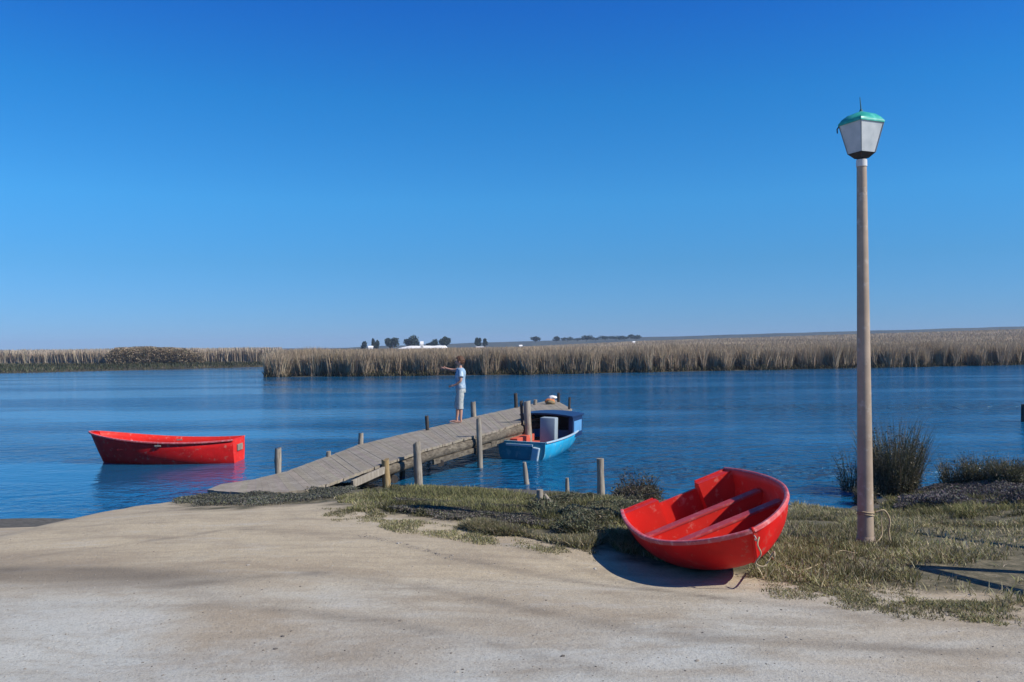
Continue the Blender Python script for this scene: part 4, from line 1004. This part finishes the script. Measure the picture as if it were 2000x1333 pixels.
gparts = [
    grass(15000, [(600, 990), (760, 1003), (900, 1026), (1190, 1076), (1190, 1108), (1050, 1086), (860, 1056), (640, 1020)], .008, .035, DRY + GRN + [(.12, .11, .06)], [2, 2, 2, 1, 2, 2, 2, 1, 3], .005, .46, seed=81, sc=5),
    grass(16000, [(1450, 1118), (1600, 1140), (1800, 1160), (2080, 1195), (2080, 1240), (1750, 1205), (1520, 1165)], .008, .035, DRY + GRN + [(.12, .11, .06)], [2, 2, 2, 1, 2, 2, 2, 1, 3], .005, .50, seed=83, sc=5),
    grass(14000, [(715, 990), (800, 978), (1000, 990), (1080, 985), (1100, 1040), (960, 1040), (820, 1015), (730, 1004)], .03, .09, GRN + [(.12, .11, .06)], [2, 2, 3, 1, 4], .006, .42, seed=85, sc=3),
    grass(14000, [(1010, 995), (1080, 975), (1200, 985), (1260, 1000), (1215, 1060), (1150, 1065), (1060, 1045)], .06, .17, GRN + [(.12, .11, .06)], [2, 2, 3, 2, 3], .006, .45, seed=87, sc=3),
    grass(24000, [(700, 962), (830, 950), (1000, 956), (1060, 966), (1180, 968), (1260, 975), (1200, 1000), (1000, 992), (800, 985), (700, 985)], .03, .08, GRN + [(.12, .115, .06)], [3, 3, 3, 1, 3], .006, .2, seed=41, sc=3),
    grass(9000, [(640, 975), (760, 965), (760, 1010), (680, 1003)], .02, .07, DRY + GRN, [1, 1, 1, 1, 2, 2, 2, 1], .006, .42),
    grass(26000, [(900, 1022), (1050, 1040), (1190, 1060), (1190, 1095), (1100, 1075), (980, 1050), (860, 1032)], .03, .10, DRY + GRN, [3, 3, 2, 2, 1, 1, 1, 1], .006, .24, sc=3.5),
    grass(60000, [(1440, 1130), (1475, 1060), (1540, 985), (1680, 1000), (2080, 1005), (2250, 1060), (2200, 1200), (2000, 1190), (1800, 1168), (1600, 1155)], .025, .085, GRN + DRY, [3, 3, 2, 2, 3, 3, 2, 2], .0062, .43, seed=44, sc=2.4),
    grass(15000, [(1440, 1100), (1530, 1030), (1700, 1020), (1850, 1050), (1800, 1140), (1600, 1140)], .035, .10, GRN + DRY, [3, 3, 2, 2, 2, 2, 2, 1], .006, .42, seed=47, sc=2.6),
    grass(16000, [(1150, 1050), (1260, 1010), (1300, 1060), (1460, 1120), (1400, 1110), (1200, 1085)], .04, .11, GRN + DRY, [2, 2, 2, 1, 2, 2, 1, 1], .006, .22, seed=49, sc=3.5),
    grass(14000, [(1700, 975), (1760, 965), (2050, 985), (2050, 1010), (1700, 1010)], .04, .12, GRN, [3, 3, 2, 2], .007, .38, seed=51),
    grass(7000, [(1400, 1125), (1500, 1110), (1800, 1140), (2080, 1170), (2080, 1260), (1750, 1215), (1500, 1175)], .01, .04, DRY + GRN, [2, 2, 2, 1, 1, 1, 1, 1], .005, .56, seed=53, sc=4)]
tag(link('grass', np_mesh('grass', *join(gparts)), M_FOL), 'short green and dry yellow grass on the river bank', 'grass', kind='stuff')
cparts = [
    cover(42000, [(715, 990), (800, 978), (1000, 990), (1080, 985), (1100, 1040), (960, 1040), (820, 1015), (730, 1004)] , .055, [(.125, .108, .098), (.155, .138, .115), (.095, .098, .06), (.18, .16, .11)], [3, 3, 3, 2], .014, .30, 60),
    cover(50000, [(1010, 995), (1080, 975), (1200, 985), (1260, 1000), (1215, 1060), (1150, 1065), (1060, 1045)], .13, [(.12, .128, .072), (.155, .152, .092), (.085, .088, .05), (.21, .185, .12)], [3, 3, 2, 2], .014, .28, 64, 2.4),
    cover(52000, [(330, 982), (400, 962), (560, 970), (640, 950), (720, 940), (700, 968), (600, 986), (480, 994), (330, 990)], .065, [(.11, .11, .09), (.15, .145, .115), (.075, .08, .055), (.14, .145, .07)], [3, 3, 2, 1], .012, .3, 68),
    cover(60000, [(1720, 990), (1800, 962), (1900, 950), (2100, 940), (2100, 992), (1900, 996), (1740, 1000)], .13, PUR, [3, 3, 2, 2], .02, .3, 72),
    cover(9000, [(1180, 975), (1290, 955), (1300, 990), (1220, 1000)], .2, [(.08, .07, .05), (.11, .10, .06), (.05, .05, .03)], [2, 2, 1], .016, .35, 76)]
tag(link('ground_cover', np_mesh('ground_cover', *join(cparts)), M_FOL), 'low grey purple succulent shrubs creeping over the bank', 'ground cover', kind='stuff')

# pebbles and clods on the sand
def pebbles():
    n = 1700; px = rng.uniform(-50, 2100, n); py = 1040 + 300 * rng.uniform(0, 1, n) ** .8; mb = MB()
    m_ = 230; tt_ = rng.uniform(0, 1, m_); px[:m_] = 700 + 185 * tt_ + rng.normal(0, 5, m_); py[:m_] = 1046 + 44 * tt_ ** 1.2 + rng.normal(0, 2.2, m_)
    base = bmesh.new(); bmesh.ops.create_icosphere(base, subdivisions=1, radius=1); bv = [v.co.copy() for v in base.verts]; bf = [[v.index for v in f.verts] for f in base.faces]; base.free()
    for a, b_ in zip(px, py):
        p = on_ground(a, b_); s = .003 + .007 * random.random() ** 3 + (.014 if random.random() < .01 else 0); q = random.random() * 6
        mb.add([Vector((p.x + s * (v.x * math.cos(q) - v.y * math.sin(q) * .7), p.y + s * (v.x * math.sin(q) + v.y * .7 * math.cos(q)), p.z + s * .55 * v.z * random.uniform(.8, 1.2))) for v in bv], bf)
    m, t, bs = newmat('pebble'); g_ = N(t, 'ShaderNodeNewGeometry'); t.links.new(ramp(t, g_.outputs['Random Per Island'], [(.0, (.08, .07, .06)), (.5, (.22, .19, .15)), (1, (.38, .35, .30))]), bs.inputs['Base Color']); bs.inputs['Roughness'].default_value = .9
    tag(mb.build('gravel', m), 'small stones scattered over the pale sand', 'gravel', kind='stuff')
pebbles()

# ------------------------------------------------------------------ things just outside the view whose shadows fall on the grass
def pole_frame():
    tip = on_ground(1790, 1107); tipz = tip.z; h = 2.1; k_ = h / math.tan(SUN_EL)
    top = Vector((tip.x + math.sin(SUN_AZ) * k_, tip.y + math.cos(SUN_AZ) * k_, tipz + h))
    g = thing('pole_frame', 'leaning frame of two grey wooden poles just right of the view', 'frame', (top.x, top.y, tipz))
    for a, b_, far in ((2000, 1163, 2.1), (2000, 1118, 2.6)):
        q = on_ground(a, b_); d = (q - tip); d.z = 0; d.normalize(); base = tip + d * far
        # leg foot on the shadow line itself
        base.z = gz(base.x, base.y) - .2; mb = MB(); mb.tube([base - Vector((top.x, top.y, tipz)), top - Vector((top.x, top.y, tipz))], [.075, .06], 10, jit=.1); mb.build('pole', M_PILE, g, auto=R(50))
    tip2 = on_ground(1790, 1042); q = on_ground(2000, 1073); d = q - tip2; d.z = 0; d.normalize(); h2 = 1.7; kk = h2 / math.tan(SUN_EL)
    t2 = Vector((tip2.x + math.sin(SUN_AZ) * kk, tip2.y + math.cos(SUN_AZ) * kk, tip2.z + h2)); b2 = tip2 + d * 2.3; b2.z = gz(b2.x, b2.y) - .2
    mb = MB(); mb.tube([b2 - b2, (b2 + t2) / 2 - b2 + Vector((.02, 0, .03)), t2 - b2], [.07, .065, .055], 10, jit=.15); o = mb.build('leaning_pole', M_PILE, None, auto=R(50)); o.location = b2
    tag(o, 'single leaning grey pole standing just right of the view', 'pole')
pole_frame()

# ------------------------------------------------------------------ the air
def haze():
    mb = MB(); mb.box((0, 1500, 13), (5600, 3060, 30)); m = bpy.data.materials.new('haze_air'); m.use_nodes = True; t = m.node_tree; t.nodes.clear()
    o = t.nodes.new('ShaderNodeOutputMaterial'); v = t.nodes.new('ShaderNodeVolumePrincipled'); v.inputs['Density'].default_value = .0003; v.inputs['Color'].default_value = (.55, .72, .95, 1)
    v.inputs['Anisotropy'].default_value = .0; t.links.new(v.outputs[0], o.inputs['Volume']); tag(mb.build('haze', m), 'thin blue air over the far fields', 'haze', kind='stuff')
haze()
